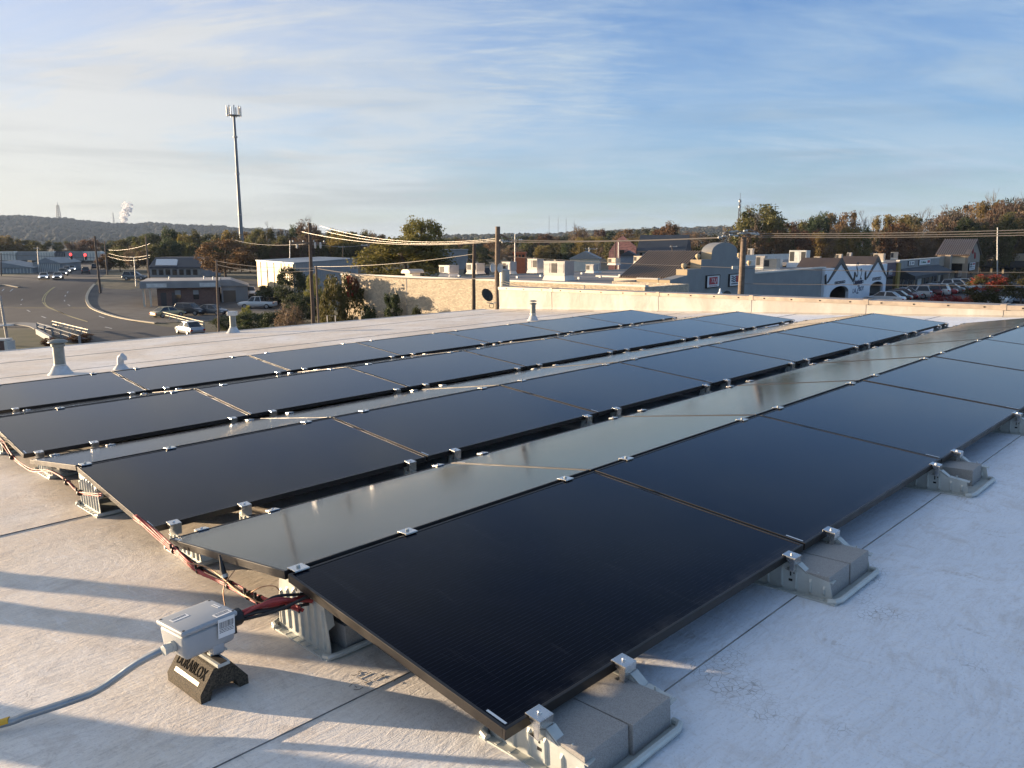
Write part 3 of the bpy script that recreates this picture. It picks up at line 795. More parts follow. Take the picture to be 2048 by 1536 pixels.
# felt-pen marks on the membrane
t = thing('pen_mark', 'handwritten felt-pen letters and arrow on the membrane by the front panel', 'handwriting', ARR)
def pen(px_pts):
    pts = []
    for (x, y) in px_pts:
        d = ray(x, y); # into array frame
        o = inv @ CAM; dd = (inv.to_3x3() @ d); s = (.0062 - o.z) / dd.z; pts.append(o + dd * s)
    return pts
def penstroke(pp):
    P = pen([(640 + x / 6.4, 1300 + y / 6.4) for x, y in pp]); MB().tube(P, .0009, 4).build('pen_stroke', PEN, t)
for pp in ([(555, 285), (520, 268), (490, 280), (505, 300), (440, 325), (395, 318)], [(655, 285), (490, 360), (545, 380)], [(685, 385), (820, 318)], [(770, 318), (825, 318), (800, 352)],
           [(500, 425), (420, 420), (370, 470)], [(445, 455), (470, 480)], [(432, 508), (500, 505), (552, 475)], [(590, 440), (565, 420), (640, 390), (660, 400)], [(605, 430), (590, 412)], [(930, 378), (945, 395), (965, 392)]):
    penstroke(pp)

# ================================================================== roof vents
def vent_round(u, v, h, r, lab, cap='mushroom'):
    t = thing('roof_vent', lab, 'roof vent', T(*aw(u, v, 0)), 'vent pipes on the roof')
    MB().lathe([(r * 2.3, -.01), (r * 2.2, .012), (r * 1.9, .03), (r * 1.3, h * .22), (r * 1.06, h * .25)], 20).build('cone_flashing', VENTW, t, smooth=True)
    MB().lathe([(r, h * .1), (r, h * .86)], 20).build('pipe', VENTG, t, smooth=True)
    if cap == 'mushroom':
        MB().lathe([(r * 1.05, h * .78), (r * 1.22, h * .80), (r * 1.22, h * .87), (r * 1.05, h * .875)], 20).build('collar', VENTG, t, smooth=True)
        MB().lathe([(r * 1.2, h * .885), (r * 1.75, h * .915), (r * 1.72, h * .935), (r * 1.1, h * .985), (r * .3, h)], 20).build('cap', VENTG, t, smooth=True)
    elif cap == 'square':
        MB().box(-r * 1.35, -r * 1.35, h * .80, r * 1.35, r * 1.35, h).build('cap', VENTW, t, bevel=.02)
    else:
        for z in (.80, .93):
            MB().lathe([(r * 1.1, h * (z - .02)), (r * 1.55, h * z), (r * 1.5, h * (z + .018)), (r * .9, h * (z + .05))], 20).build('cap', VENTG, t, smooth=True)
        MB().lathe([(r * 1.25, h * .3), (r * 1.25, h * .36)], 20).build('collar', GALV, t, smooth=True)
    MB().lathe([(r * 1.07, h * .255), (r * 1.1, h * .262), (r * 1.1, h * .285), (r * 1.07, h * .292)], 20).build('clamp_band', GALV, t, smooth=True)
    MB().box(r * .98, -.004, h * .3, r * 1.02, .004, h * .78).build('pipe_seam', VENTW, t)
    return t
vent_round(2.03, 11.95, .54, .08, 'tall grey vent pipe with mushroom cap beside the back row')
vent_round(7.2, 17.1, .53, .075, 'vent pipe with square white cap at the eave', 'square')
vent_round(12.30, 11.72, .50, .062, 'grey vent pipe with double disc cap before the cream parapet', 'disc')
t = thing('gooseneck_vent', 'small white gooseneck vent just behind the back row of panels', 'roof vent', T(*aw(2.80, 11.62, 0)) @ Matrix.Scale(.72, 4))
MB().lathe([(.17, -.01), (.15, .02), (.085, .10), (.075, .11)], 16).build('cone_flashing', VENTW, t, smooth=True)
MB().tube([(0, 0, .08), (0, 0, .20), (.01, 0, .255), (.05, -.01, .285), (.085, -.02, .25), (.09, -.02, .20)], [.07, .07, .072, .072, .07, .066], 14).build('hood', VENTW, t, smooth=True)
# more vents left of the frame; their long evening shadows cross the roof in the foreground
sd = Vector((.51, -.865)).normalized()         # direction shadows run in (u, v)
def upsun(u, v, d): return u - sd.x * d, v - sd.y * d
for (u0, v0, d, r, h, lab) in ((-.655, 2.50, 2.2, .075, 1.25, 'tall vent pipe left of the frame, farthest of three'), (-.82, 1.46, 2.9, .12, 1.15, 'thick vent pipe left of the frame, nearest of three'), (-.55, 2.95, 2.6, .07, 1.35, 'slim vent pipe left of the frame, middle of three')):
    u, v = upsun(u0, v0, d)
    vent_round(u, v, h, r, lab)

# ================================================================== ground, street, far hills
def grid_mesh(name, xs, ys, zf, mat):
    V = [(x, y, zf(x, y)) for y in ys for x in xs]; n = len(xs)
    F = [(j * n + i, j * n + i + 1, (j + 1) * n + i + 1, (j + 1) * n + i) for j in range(len(ys) - 1) for i in range(n - 1)]
    return MB().add(V, F).mesh(name, mat, fix=False)
m = MT('dry_ground', (.10, .085, .055), .95); c = m.co()
f = m.noise(c, .035, 6, .6, .5); g = m.noise(c, .9, 5, .65)
col = m.mix(m.rng(f, .35, .65), (.115, .095, .065), (.07, .072, .035)); col = m.mix(m.rng(g, .4, .7, 0, .6), col, (.15, .125, .085))
m.color(col); GROUND = m.m
m = MT('worn_asphalt', (.05, .05, .052), .85); c = m.co()
f = m.noise(m.mapping(c, (1, .25, 1), (0, 0, -.6)), .16, 6, .6, .6); g = m.noise(c, 3.5, 4, .7)
col = m.mix(m.rng(f, .35, .65), (.033, .034, .038), (.058, .057, .057)); col = m.mix(m.rng(g, .4, .7, 0, .4), col, (.085, .082, .078))
m.color(col); ASPH = m.m
m = MT('paler_lot_asphalt', (.09, .085, .08), .9); c = m.co()
f = m.noise(c, .22, 6, .6, .6); m.color(m.mix(m.rng(f, .35, .65), (.058, .058, .057), (.10, .097, .092))); LOT = m.m
m = MT('short_grass', (.05, .055, .022), .95); c = m.co()
f = m.noise(c, .5, 6, .7, .4); m.color(m.mix(m.rng(f, .35, .65), (.042, .052, .02), (.085, .078, .036))); GRASS = m.m
CURB = simple('pale_concrete_kerb', (.42, .37, .28), .85, 0, .15, 2)
WALK = simple('concrete_walk', (.26, .25, .23), .9, 0, .15, 1)
LINEW = simple('worn_white_paint', (.55, .54, .5), .7, 0, .25, 2)
LINEY = simple('worn_yellow_paint', (.45, .36, .16), .7, 0, .25, 2)
xs = sorted(set([-4000, -2500, -1500, -900, -600, -450, -350, -280] + list(range(-230, 171, 8)) + [190, 220, 260, 320, 400, 550, 800, 1300, 2200, 4000]))
ys = sorted(set([-200, -60, -20, 0, 8] + list(range(14, 220, 6)) + [230, 250, 280, 330, 400, 520, 700, 950, 1300, 1800, 2500, 3400, 5200]))
kind(link('ground', grid_mesh('ground', xs, ys, lambda x, y: gz(x, y) - .03, GROUND)), 'structure')
def gpoly(pts, lift):
    """flat-ish patch following the ground; pts are places in the photograph"""
    P = [G(*p) for p in pts]; return [(p.x, p.y, gz(p.x, p.y) + lift) for p in P]
def patch(name, pts, lift, mat, n=5):
    """patch with its outline taken from the photograph and its inside following the ground"""
    P = [G(*p) for p in pts]
    bm = bmesh.new(); vs_ = [bm.verts.new((p.x, p.y, 0)) for p in P]; bm.faces.new(vs_)
    bmesh.ops.triangulate(bm, faces=bm.faces)
    for _ in range(n): bmesh.ops.subdivide_edges(bm, edges=[e for e in bm.edges if e.calc_length() > 5], cuts=1, use_grid_fill=False); bmesh.ops.triangulate(bm, faces=bm.faces)
    for v in bm.verts: v.co.z = gz(v.co.x, v.co.y) + lift
    bmesh.ops.recalc_face_normals(bm, faces=bm.faces)
    me = bpy.data.meshes.new(name); bm.to_mesh(me); bm.free(); me.materials.append(mat)
    for p in me.polygons:
        pass
    return kind(link(name, me), 'structure')
patch('road', [(-420, 700), (-420, 575), (-30, 556), (60, 549), (110, 538), (150, 529), (215, 527), (222, 540), (200, 556), (186, 573), (176, 588), (175, 603), (184, 617), (214, 630), (260, 642), (320, 652), (430, 664), (600, 690), (360, 720), (160, 690), (60, 655), (-150, 655)], .0, ASPH)
patch('car_park', [(186, 573), (176, 588), (175, 603), (184, 617), (214, 630), (260, 642), (322, 646), (430, 642), (620, 640), (640, 600), (560, 570), (420, 556), (310, 552), (230, 553)], .012, LOT)
patch('street_end', [(110, 538), (150, 529), (215, 527), (260, 519), (200, 519), (140, 523)], .010, ASPH)
patch('grass_bank', [(-60, 664), (0, 661), (60, 659), (80, 662), (95, 690), (130, 720), (-60, 730)], .016, GRASS)
patch('verge', [(222, 540), (205, 553), (190, 571), (215, 577), (260, 580), (300, 572), (300, 556)], .022, simple('dry_verge', (.15, .125, .075), .95, 0, .3, .6))
patch('parking_lot', [(1450, 640), (1750, 545), (1880, 525), (2300, 525), (2500, 640), (1900, 660)], .012, ASPH)
def ribbon(name, pts, wdt, hgt, mat, lift, lab=None, cat=None, n=6, parent=None):
    P = catmull([G(*p) for p in pts], n); mb = MB(); V = []; F = []
    for i, p in enumerate(P):
        d = (P[min(i + 1, len(P) - 1)] - P[max(i - 1, 0)]); d.z = 0; d.normalize(); s = Vector((d.y, -d.x, 0)) * (wdt / 2)
        z = gz(p.x, p.y) + lift
        V += [(p.x - s.x, p.y - s.y, z), (p.x - s.x, p.y - s.y, z + hgt), (p.x + s.x, p.y + s.y, z + hgt), (p.x + s.x, p.y + s.y, z)]
    for i in range(len(P) - 1):
        a, b = i * 4, i * 4 + 4
        F += [(a, a + 1, b + 1, b), (a + 1, a + 2, b + 2, b + 1), (a + 2, a + 3, b + 3, b + 2)]
    return kind(mb.add(V, F).build(name, mat), 'structure')
ribbon('kerb', [(189, 569), (180, 580), (174, 592), (175, 605), (186, 618), (214, 629), (255, 639), (312, 647)], .45, .13, CURB, .0)
ribbon('kerb', [(-20, 572), (6, 570), (38, 575)], .5, .12, CURB, .0)
for off in (0, 2.4):
    ribbon('road_marking', [(108 + off, 574), (96 + off, 583), (88 + off * 1.5, 592), (85 + off * 1.8, 602), (92 + off, 612), (108 + off, 620), (140, 632 + off * .4), (175, 643 + off * .3)], .16, .003, LINEY if off == 0 else LINEY, .006)
for a, b in (((136, 583), (134.5, 586.5)), ((131, 590), (130, 593)), ((128.5, 600), (129.5, 603)), ((136, 609), (141, 612.5)), ((45, 598), (43, 601)), ((42, 608.5), (43, 611.5)), ((54, 620), (60, 623.5)), ((83, 632.5), (92, 636)), ((126, 646), (140, 651)), ((198, 632), (209, 636)), ((4, 582), (8, 578)), ((20, 583), (26, 578)), ((115, 578), (128, 578.4)), ((210, 654), (224, 657))):
    ribbon('road_marking', [a, ((a[0] + b[0]) / 2, (a[1] + b[1]) / 2), b], .17, .003, LINEW, .006, n=2)
ribbon('pavement', [(-60, 651), (0, 650), (40, 648), (75, 652), (90, 658)], 2.2, .1, WALK, .0)

# hills far behind, and the wood that covers them
m = MT('wooded_hill', (.03, .036, .022), .95); c = m.co()
f = m.noise(c, .02, 6, .7); g = m.noise(c, .12, 4, .7)
col = m.mix(m.rng(f, .35, .65), (.026, .034, .02), (.05, .046, .026)); col = m.mix(m.rng(g, .45, .7, 0, .6), col, (.07, .055, .03))
m.color(col); HILL = m.m
def hill(crest, D, dep, seed):
    rd = np.random.default_rng(seed); cols = []
    px = np.linspace(crest[0][0], crest[-1][0], 90)
    yy = np.interp(px, [c_[0] for c_ in crest], [c_[1] for c_ in crest])
    rows = [-1.0, -.75, -.5, -.3, -.15, 0, .3, .7]; prof = [0, .18, .45, .72, .93, 1.0, .75, .1]
    V = []
    for r_, pf in zip(rows, prof):
        for x, y in zip(px, yy):
            p = atY(x, y, D); zc = p.z - 9
            yd = D + r_ * dep; xx = p.x * (yd / D)
            V.append((xx, yd, 3 + max(zc - 3, 0) * pf * (1 + .03 * sin(x * .05 + r_ * 7))))
    n = len(px); F = [(j * n + i, j * n + i + 1, (j + 1) * n + i + 1, (j + 1) * n + i) for j in range(len(rows) - 1) for i in range(n - 1)]
    return MB().add(V, F), V, n, rows
ico = bmesh.new(); bmesh.ops.create_icosphere(ico, subdivisions=2, radius=1.0)
IV = np.array([v.co[:] for v in ico.verts]); IF = np.array([[v.index for v in f.verts] for f in ico.faces]); ico.free()
def blobs(name, centers, radii, mat, seed):
    rd = np.random.default_rng(seed); n = len(centers); nv = len(IV)
    V = np.repeat(IV[None], n, 0) * (1 + rd.normal(0, .09, (n, nv, 1)))
    V = V * np.array(radii)[:, None, :] + np.array(centers)[:, None, :]
    F = (IF[None] + (np.arange(n) * nv)[:, None, None]).reshape(-1, 3)
    me = bpy.data.meshes.new(name); me.from_pydata(V.reshape(-1, 3).tolist(), [], F.tolist()); me.materials.append(mat); me.shade_smooth()
    return kind(link(name, me), 'stuff')
def wooded(name, crest, D, dep, seed, count, size):
    mb, V, n, rows = hill(crest, D, dep, seed)
    o = mb.build('hill', HILL); kind(o, 'structure')
    rd = np.random.default_rng(seed + 1); C = []; R_ = []
    for _ in range(count):
        i = rd.integers(0, n - 1); t = rd.random(); q = min(rd.beta(2.4, 1.3) * 5, 4.999); j = int(q); f = q - j
        a = Vector(V[j * n + i]).lerp(Vector(V[j * n + i + 1]), t); b = Vector(V[(j + 1) * n + i]).lerp(Vector(V[(j + 1) * n + i + 1]), t)
        p = a.lerp(b, f); s = size * rd.uniform(.7, 1.3)
        C.append((p.x, p.y, p.z + s * .55)); R_.append((s * rd.uniform(.8, 1.2), s, s * rd.uniform(.8, 1.25)))
    w_ = blobs('forest', C, R_, HILL, seed + 2); w_['label'] = name; w_['category'] = 'forest'
wooded('dark wooded ridge descending from the left along the horizon', [(-260, 428), (-120, 430), (0, 433), (60, 435), (115, 437), (140, 438), (152, 444), (215, 447), (260, 449), (330, 448), (390, 452), (460, 456), (540, 461), (620, 466), (700, 473), (780, 484)], 2500, 950, 3, 4200, 7.0)
wooded('low wooded rise along the middle of the horizon', [(620, 486), (760, 478), (880, 470), (980, 468), (1040, 467), (1090, 467), (1150, 463), (1200, 460), (1260, 458), (1300, 457), (1370, 453), (1440, 453), (1520, 455), (1700, 462), (2150, 470)], 1700, 700, 8, 3600, 5.0)

# ================================================================== trees
def leaf_mesh(name, mat, n, clumps, size, shape='round', seed=0, openness=.0, spread=.22):
    """crown of unit radius about (0,0,0): leaf-sized faces scattered in clumps over an uneven volume"""
    rd = np.random.default_rng(seed); C = []
    for i in range(clumps):
        z = rd.uniform(-.85, .95); a = rd.uniform(0, 2 * pi); r = rd.uniform(.45, 1.0) ** .6
        if shape == 'round': w = sqrt(max(1 - (z * .92) ** 2, .03)) * (1.0 if z > -.2 else .85)
        elif shape == 'cone': w = .75 * (1 - (z + .85) / 1.9) ** .8 + .06
        elif shape == 'column': w = .55 * sqrt(max(1 - (z * .9) ** 4, .02))
        elif shape == 'vase': w = .35 + .6 * (z + .85) / 1.8
        else: w = .95
        C.append((cos(a) * w * r, sin(a) * w * r, z * rd.uniform(.85, 1.0), rd.uniform(.6, 1.3)))
    C = np.array(C); idx = rd.integers(0, clumps, n)
    P = C[idx, :3] + np.clip(rd.normal(0, 1, (n, 3)), -1.7, 1.7) * (spread * C[idx, 3])[:, None] * np.array([1, 1, .75])
    d = rd.normal(0, 1, (n, 3)); d /= np.linalg.norm(d, axis=1)[:, None]
    e = rd.normal(0, 1, (n, 3)); e -= (e * d).sum(1)[:, None] * d; e /= np.linalg.norm(e, axis=1)[:, None]
    s = size * rd.uniform(.55, 1.35, n)[:, None]
    V = np.stack([P - d * s, P + e * s * .62, P + d * s, P - e * s * .62], 1).reshape(-1, 3)
    F = np.arange(4 * n).reshape(-1, 4)
    me = bpy.data.meshes.new(name); me.from_pydata(V.tolist(), [], F.tolist()); me.materials.append(mat); return me
def branch_mesh(name, mat, seed, levels=3, up=1.0, r0=.045, top=1.0, n0=7, sides=5):
    """trunk from z=-1.5 with limbs reaching through a crown of unit radius"""
    rd = random.Random(seed); mb = MB()
    trunk = [Vector((0, 0, -1.6)), Vector((rd.uniform(-.03, .03), rd.uniform(-.03, .03), -.8)), Vector((rd.uniform(-.06, .06), rd.uniform(-.06, .06), -.1)), Vector((rd.uniform(-.1, .1), rd.uniform(-.1, .1), .55 * top))]
    mb.tube(trunk, [r0 * 1.3, r0, r0 * .75, r0 * .25], 7)
    def grow(p, d, ln, r, lv):
        q = p + d * ln; mid = p.lerp(q, .5) + Vector((rd.uniform(-1, 1), rd.uniform(-1, 1), rd.uniform(0, 1))) * ln * .08
        mb.tube([p, mid, q], [r, r * .7, r * .35], sides if lv > 1 else 3, cap=False)
        if lv <= 0: return
        for _ in range(rd.choice((3, 4)) if lv > 1 else 4):
            t = rd.uniform(.45, 1.0); b = p.lerp(q, t)
            dd = (d + Vector((rd.uniform(-1, 1), rd.uniform(-1, 1), rd.uniform(-.15, .9))) * .75).normalized()
            grow(b, dd, ln * rd.uniform(.5, .75), r * .5, lv - 1)
    for i in range(n0):
        t = rd.uniform(.25, 1.0); p = trunk[1].lerp(trunk[2], t) if t < .6 else trunk[2].lerp(trunk[3], (t - .6) * 2.4)
        a = 2 * pi * i / n0 + rd.uniform(-.4, .4); d = Vector((cos(a), sin(a), rd.uniform(.35, 1.1) * up)).normalized()
        grow(p, d, rd.uniform(.4, .6), r0 * .5, levels - 1)
    return mb.mesh(name, mat, fix=False)
LEAF = {}
def crown(key, *a, **k):
    LEAF[key] = leaf_mesh('crown', *a, **k); return LEAF[key]
for i, (nm, mt) in enumerate((('olive', F_OLIVE), ('dark', F_DARK), ('rust', F_RUST), ('gold', F_GOLD), ('brown', F_BROWN), ('lime', F_LIME), ('red', F_RED))):
    for v in range(2):
        crown((nm, v), mt, 7500 if nm not in ('brown',) else 3600, 52, .050, 'round', 20 + i * 3 + v, spread=.15)
crown(('pine', 0), F_DARK, 3600, 40, .05, 'cone', 71, spread=.11)
crown(('cedar', 0), F_DARK, 5200, 44, .05, 'column', 72, spread=.12)
crown(('oak', 0), F_RUST, 9000, 70, .045, 'round', 73, spread=.13)
crown(('maple', 0), F_LIME, 12000, 90, .04, 'round', 74, spread=.13)
crown(('plum', 0), F_RED, 3000, 34, .05, 'round', 75, spread=.12); crown(('plumg', 0), F_OLIVE, 7000, 60, .045, 'round', 76, spread=.13)
BR = [branch_mesh('trunk', BARK, 90 + i, 3) for i in range(3)]
BARE = [branch_mesh('branches', BARK, 95 + i, 4, up=1.35, r0=.04, n0=9, sides=4) for i in range(2)]
STEM = MB().tube([(0, 0, -1.6), (.02, 0, -.9), (0, .02, .2)], [.07, .05, .02], 7).mesh('trunk', BARK)
def tree(base, h, w, key, label, cat='tree', group=None, bare=None, trunk=None, low=.18, name='tree'):
    """base point on the ground, total height h, crown width w"""
    t = thing(name, label, cat, T(*base) @ RZ(random.uniform(0, 6.28)), group)
    ch = h * (1 - low) / 2; cz = h - ch
    M = T(0, 0, cz) @ Matrix.Diagonal((w / 2, w / 2, ch * 1.0, 1))
    if key is not None: link('crown', LEAF[key], t, M)
    tr = trunk if trunk is not None else (BARE[bare] if bare is not None else BR[random.randrange(3)])
    z0 = 1.6 * ch
    s = Matrix.Diagonal((w / 2, w / 2, ch, 1))
    link('branches' if bare is not None else 'trunk', tr, t, T(0, 0, cz) @ s)
    return t
def skyline(pts, x): return float(np.interp(x, [p[0] for p in pts], [p[1] for p in pts]))
KINDW = {'olive': 'olive green', 'dark': 'dark green', 'rust': 'rust brown', 'gold': 'golden', 'brown': 'thin grey-brown', 'lime': 'yellow-green', 'bare': 'leafless grey', 'pine': 'dark pointed'}
NUM = ['first', 'second', 'third', 'fourth', 'fifth', 'sixth', 'seventh', 'eighth', 'ninth', 'tenth', 'eleventh', 'twelfth', 'thirteenth', 'fourteenth', 'fifteenth', 'sixteenth', 'seventeenth', 'eighteenth', 'nineteenth', 'twentieth'] + [f'{a}-{b}' for a in ('twenty', 'thirty', 'forty', 'fifty') for b in ('first', 'second', 'third', 'fourth', 'fifth', 'sixth', 'seventh', 'eighth', 'ninth')]
def treeline(pts, x0, x1, step, Ya, Yb, kinds, where_, group, hmul=1.0, wmul=1.0, seed=1, jit=.5):
    rd = random.Random(seed); xs_ = []; x = x0
    while x < x1: xs_.append(x); x += step * rd.uniform(1 - jit, 1 + jit)
    cnt = {}
    for x in xs_:
        k = rd.choice(kinds); Y = rd.uniform(Ya, Yb); b = GX(x, Y)
        top = atY(x, skyline(pts, x) + rd.uniform(-4, 7), Y).z
        h = max((top - b.z) * hmul, 3.0); w = min(max(step * 1.5 / FPX * Y * rd.uniform(.9, 1.4) * wmul, h * .45), h * 1.1)
        cnt[k] = cnt.get(k, 0) + 1
        lab = f'{NUM[cnt[k] - 1]} {KINDW[k]} tree from the left, {where_}'
        if k == 'bare': tree(b, h, w, ('brown', rd.randrange(2)) if rd.random() < .35 else None, lab, 'tree', group, bare=rd.randrange(2))
        elif k == 'pine': tree(b, h, w * .7, ('pine', 0), lab, 'tree', group, trunk=STEM, low=.05)
        else: tree(b, h, w, (k, rd.randrange(2)), lab, 'tree', group, low=rd.uniform(.04, .12))
RSKY = [(1240, 470), (1290, 462), (1330, 449), (1352, 449), (1372, 466), (1436, 464), (1470, 448), (1480, 428), (1508, 422), (1540, 432), (1570, 446), (1600, 443), (1650, 430), (1680, 425), (1710, 430), (1760, 434), (1800, 424), (1850, 421), (1880, 432), (1905, 413), (1950, 405), (1990, 404), (2100, 404)]
treeline(RSKY, 1300, 2110, 27, 205, 260, ['rust', 'olive', 'brown', 'dark', 'rust', 'brown', 'gold', 'bare', 'olive'], 'in the wood behind the stores', 'tall trees of the wood behind the stores', seed=4)
treeline([(p[0], p[1] + 26) for p in RSKY], 1290, 2110, 25, 185, 203, ['rust', 'olive', 'dark', 'brown', 'gold', 'rust', 'olive'], 'along the lower front of that wood', 'lower front trees of the wood behind the stores', wmul=1.1, seed=14)
treeline([(1890, 420), (1950, 400), (2000, 398), (2100, 400)], 1885, 2100, 34, 196, 204, ['bare'], 'rising at the right end of the wood', 'leafless trees at the right end', seed=6)
LSKY = [(-80, 470), (0, 472), (30, 480), (60, 476), (100, 478), (130, 480), (200, 484), (260, 474), (300, 470), (340, 462), (420, 466), (470, 462), (500, 468), (530, 452), (545, 462), (570, 456), (590, 450), (620, 442), (640, 458), (660, 465), (700, 462), (740, 466), (770, 472)]
treeline(LSKY, -60, 330, 23, 330, 390, ['olive', 'gold', 'rust', 'olive', 'brown', 'dark'], 'beyond the rail cars at left', 'trees beyond the rail cars', seed=21)
treeline(LSKY, 255, 780, 22, 215, 290, ['olive', 'rust', 'dark', 'gold', 'olive', 'brown', 'olive'], 'in the belt behind the metal building', 'trees of the belt behind the metal building', seed=22)
treeline([(p[0], p[1] + 22) for p in LSKY], 215, 780, 19, 200, 214, ['olive', 'dark', 'rust', 'olive', 'brown'], 'in the undergrowth before that belt', 'low trees before the belt', seed=23, wmul=1.2)
MSKY = [(640, 478), (760, 480), (850, 482), (900, 478), (1000, 478), (1080, 472), (1150, 467), (1170, 462), (1220, 461), (1260, 459), (1300, 460), (1345, 455)]
treeline(MSKY, 640, 1350, 24, 330, 430, ['olive', 'dark', 'rust', 'brown', 'olive', 'rust'], 'far behind the flat grey roof', 'trees far behind the flat grey roof', seed=31)
treeline([(p[0], p[1] + 14) for p in MSKY], 780, 1330, 22, 265, 320, ['olive', 'brown', 'gold', 'dark', 'olive'], 'low beyond the grey roof', 'low trees beyond the grey roof', seed=32, wmul=1.2)
# single trees that stand out
def lone(px, ytop, Y, wpx, key, label, **k):
    b = GX(px, Y); h = atY(px, ytop, Y).z - b.z; return tree(b, h, wpx / FPX * Y, key, label, **k)
lone(452, 480, 165, 105, ('oak', 0), 'large rust-brown oak behind the brick office building')
lone(812, 474, 100, 176, ('maple', 0), 'large yellow-green tree rising behind the sunlit brick wall')
lone(848, 436, 101, 84, ('maple', 0), 'tallest yellow-green tree top spreading behind the sunlit brick wall', low=.3)
lone(690, 462, 210, 62, ('gold', 0), 'golden autumn tree left of the pole with transformers')
lone(1508, 416, 190, 100, ('olive', 1), 'broad airy olive tree beside the lattice mast', bare=0)
lone(616, 440, 200, 40, ('brown', 1), 'pale airy tree behind the tall left utility pole', bare=1)
lone(545, 448, 235, 30, None, 'leafless tree right of the tall cell tower', bare=0)
lone(1160, 455, 280, 46, ('brown', 0), 'leafless brown tree behind the pink sided building', bare=1)
lone(1195, 488, 170, 52, None, 'leafless dark tree in front of the white shed', bare=0)
# near the brick wall
lone(690, 546, 67, 92, ('plumg', 0), 'dense green bush-tree with reddish top before the brick wall', low=.05, name='shrub', cat='shrub', trunk=STEM)
lone(668, 560, 66, 60, ('olive', 0), 'olive shrub left of the reddish bush-tree', low=.02, name='shrub', cat='shrub', trunk=STEM)
lone(704, 550, 66.4, 16, ('plum', 0), 'sparse crimson shoots topping the bush-tree', low=.72, name='shrub', cat='shrub')
lone(716, 556, 65.9, 12, ('rust', 1), 'small rusty sprigs beside the brick wall', low=.8, name='shrub', cat='shrub')
lone(787, 586, 63, 52, ('cedar', 0), 'upright dark green cedar against the sunlit brick wall', low=.0, name='shrub', cat='shrub', trunk=STEM)
lone(741, 612, 64.6, 34, ('dark', 0), 'small round dark shrub left of the cedar', low=.0, name='shrub', cat='shrub', trunk=STEM)
lone(834, 615, 61.2, 20, ('dark', 1), 'tiny round shrub right of the cedar', low=.0, name='shrub', cat='shrub', trunk=STEM)
lone(580, 608, 80, 54, ('brown', 1), 'bare reddish-brown bush by the roof edge', low=.02, name='shrub', cat='shrub', bare=1)
lone(492, 612, 92, 22, ('lime', 0), 'small yellowish weed bush in front of the white pickup', low=.0, name='shrub', cat='shrub', trunk=STEM)
for i, (x, y, Y, w_, lab) in enumerate(((455, 636, 92, 60, 'left of the three dark hedge bushes below the pickup'), (505, 630, 88, 70, 'middle of the three dark hedge bushes below the pickup'), (550, 628, 84, 60, 'right of the three dark hedge bushes below the pickup'))):
    lone(x, y - 4, Y, w_, ('dark', i % 2), lab, low=.0, name='shrub', cat='shrub', trunk=STEM, group='dark hedge bushes')
lone(585, 536, 118, 60, ('dark', 0), 'dark leafy tree in front of the tan metal building', low=.05)
lone(604, 590, 100, 70, ('dark', 1), 'dark hedge beside the white flatbed truck', low=.0, name='shrub', cat='shrub', trunk=STEM)
lone(628, 548, 105, 34, ('lime', 1), 'yellow shrub behind the double utility pole', low=.05, name='shrub', cat='shrub')
lone(540, 572, 128, 60, ('dark', 0), 'dark hedge behind the two white trucks', low=.0, name='shrub', cat='shrub', trunk=STEM)
# parking-lot trees at right
lone(1964, 550, 72, 76, ('plumg', 0), 'round ornamental tree with bright red top in the parking lot', low=.3)
lone(1966, 548, 71.8, 66, ('plum', 0), 'red crown cap of the round ornamental tree', low=.62, name='red_foliage', cat='foliage')
lone(2036, 541, 80, 70, ('olive', 1), 'round green ornamental tree right of the red one', low=.3)
for i, (x, y, w_, lab) in enumerate(((1880, 590, 60, 'larger red bush in front of the parked cars'), (1915, 596, 40, 'smaller red bush right of the larger one'), (1845, 600, 40, 'low dark red bush left of the larger one'))):
    lone(x, y - 2, 66, w_, ('red', i % 2), lab, low=.0, name='shrub', cat='shrub', trunk=STEM)

# ================================================================== buildings
def wallmat(name, base, scale=(1, 1), mortar=None, bump=.5, var=.12):
    """block or brick wall: joints and unevenness from a brick texture on object coordinates laid along the wall"""
    m = MT(name, base, .9, 0, .3); c = m.co(); sp = m.n('ShaderNodeSeparateXYZ'); m.l(c, sp.inputs[0])
    cb = m.n('ShaderNodeCombineXYZ'); m.l(m.math('ADD', sp.outputs[0], sp.outputs[1]), cb.inputs[0]); m.l(sp.outputs[2], cb.inputs[1])
    b = m.n('ShaderNodeTexBrick'); m.l(cb.outputs[0], b.inputs['Vector']); b.inputs['Scale'].default_value = 1
    b.inputs['Brick Width'].default_value = scale[0]; b.inputs['Row Height'].default_value = scale[1]; b.inputs['Mortar Size'].default_value = .012
    b.inputs['Color1'].default_value = (*[x * (1 - var) for x in base], 1); b.inputs['Color2'].default_value = (*[min(x * (1 + var), .85) for x in base], 1)
    b.inputs['Mortar'].default_value = (*(mortar or [x * .6 for x in base]), 1)
    f = m.noise(c, .6, 5, .6); col = m.mix(m.rng(f, .4, .7, 0, .35), b.outputs[0], tuple(x * .75 for x in base))
    m.color(col); m.bump(m.math('ADD', b.outputs['Fac'], m.math('MULTIPLY', m.noise(c, 9, 4, .7), -1.2)), bump, .05); return m.m
SPLIT = wallmat('split_face_block', (.62, .535, .41), (.20, .10), bump=1.0, var=.22, mortar=(.52, .43, .31))
BRICK = wallmat('red_brown_brick', (.17, .085, .065), (.22, .075), (.22, .19, .17), var=.3)
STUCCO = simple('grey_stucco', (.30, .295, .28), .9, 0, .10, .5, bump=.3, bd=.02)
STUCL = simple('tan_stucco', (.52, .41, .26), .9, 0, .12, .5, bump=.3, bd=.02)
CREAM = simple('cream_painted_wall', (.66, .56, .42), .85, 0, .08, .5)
WPAINT = simple('white_painted_wall', (.84, .85, .86), .8, 0, .05, .4)
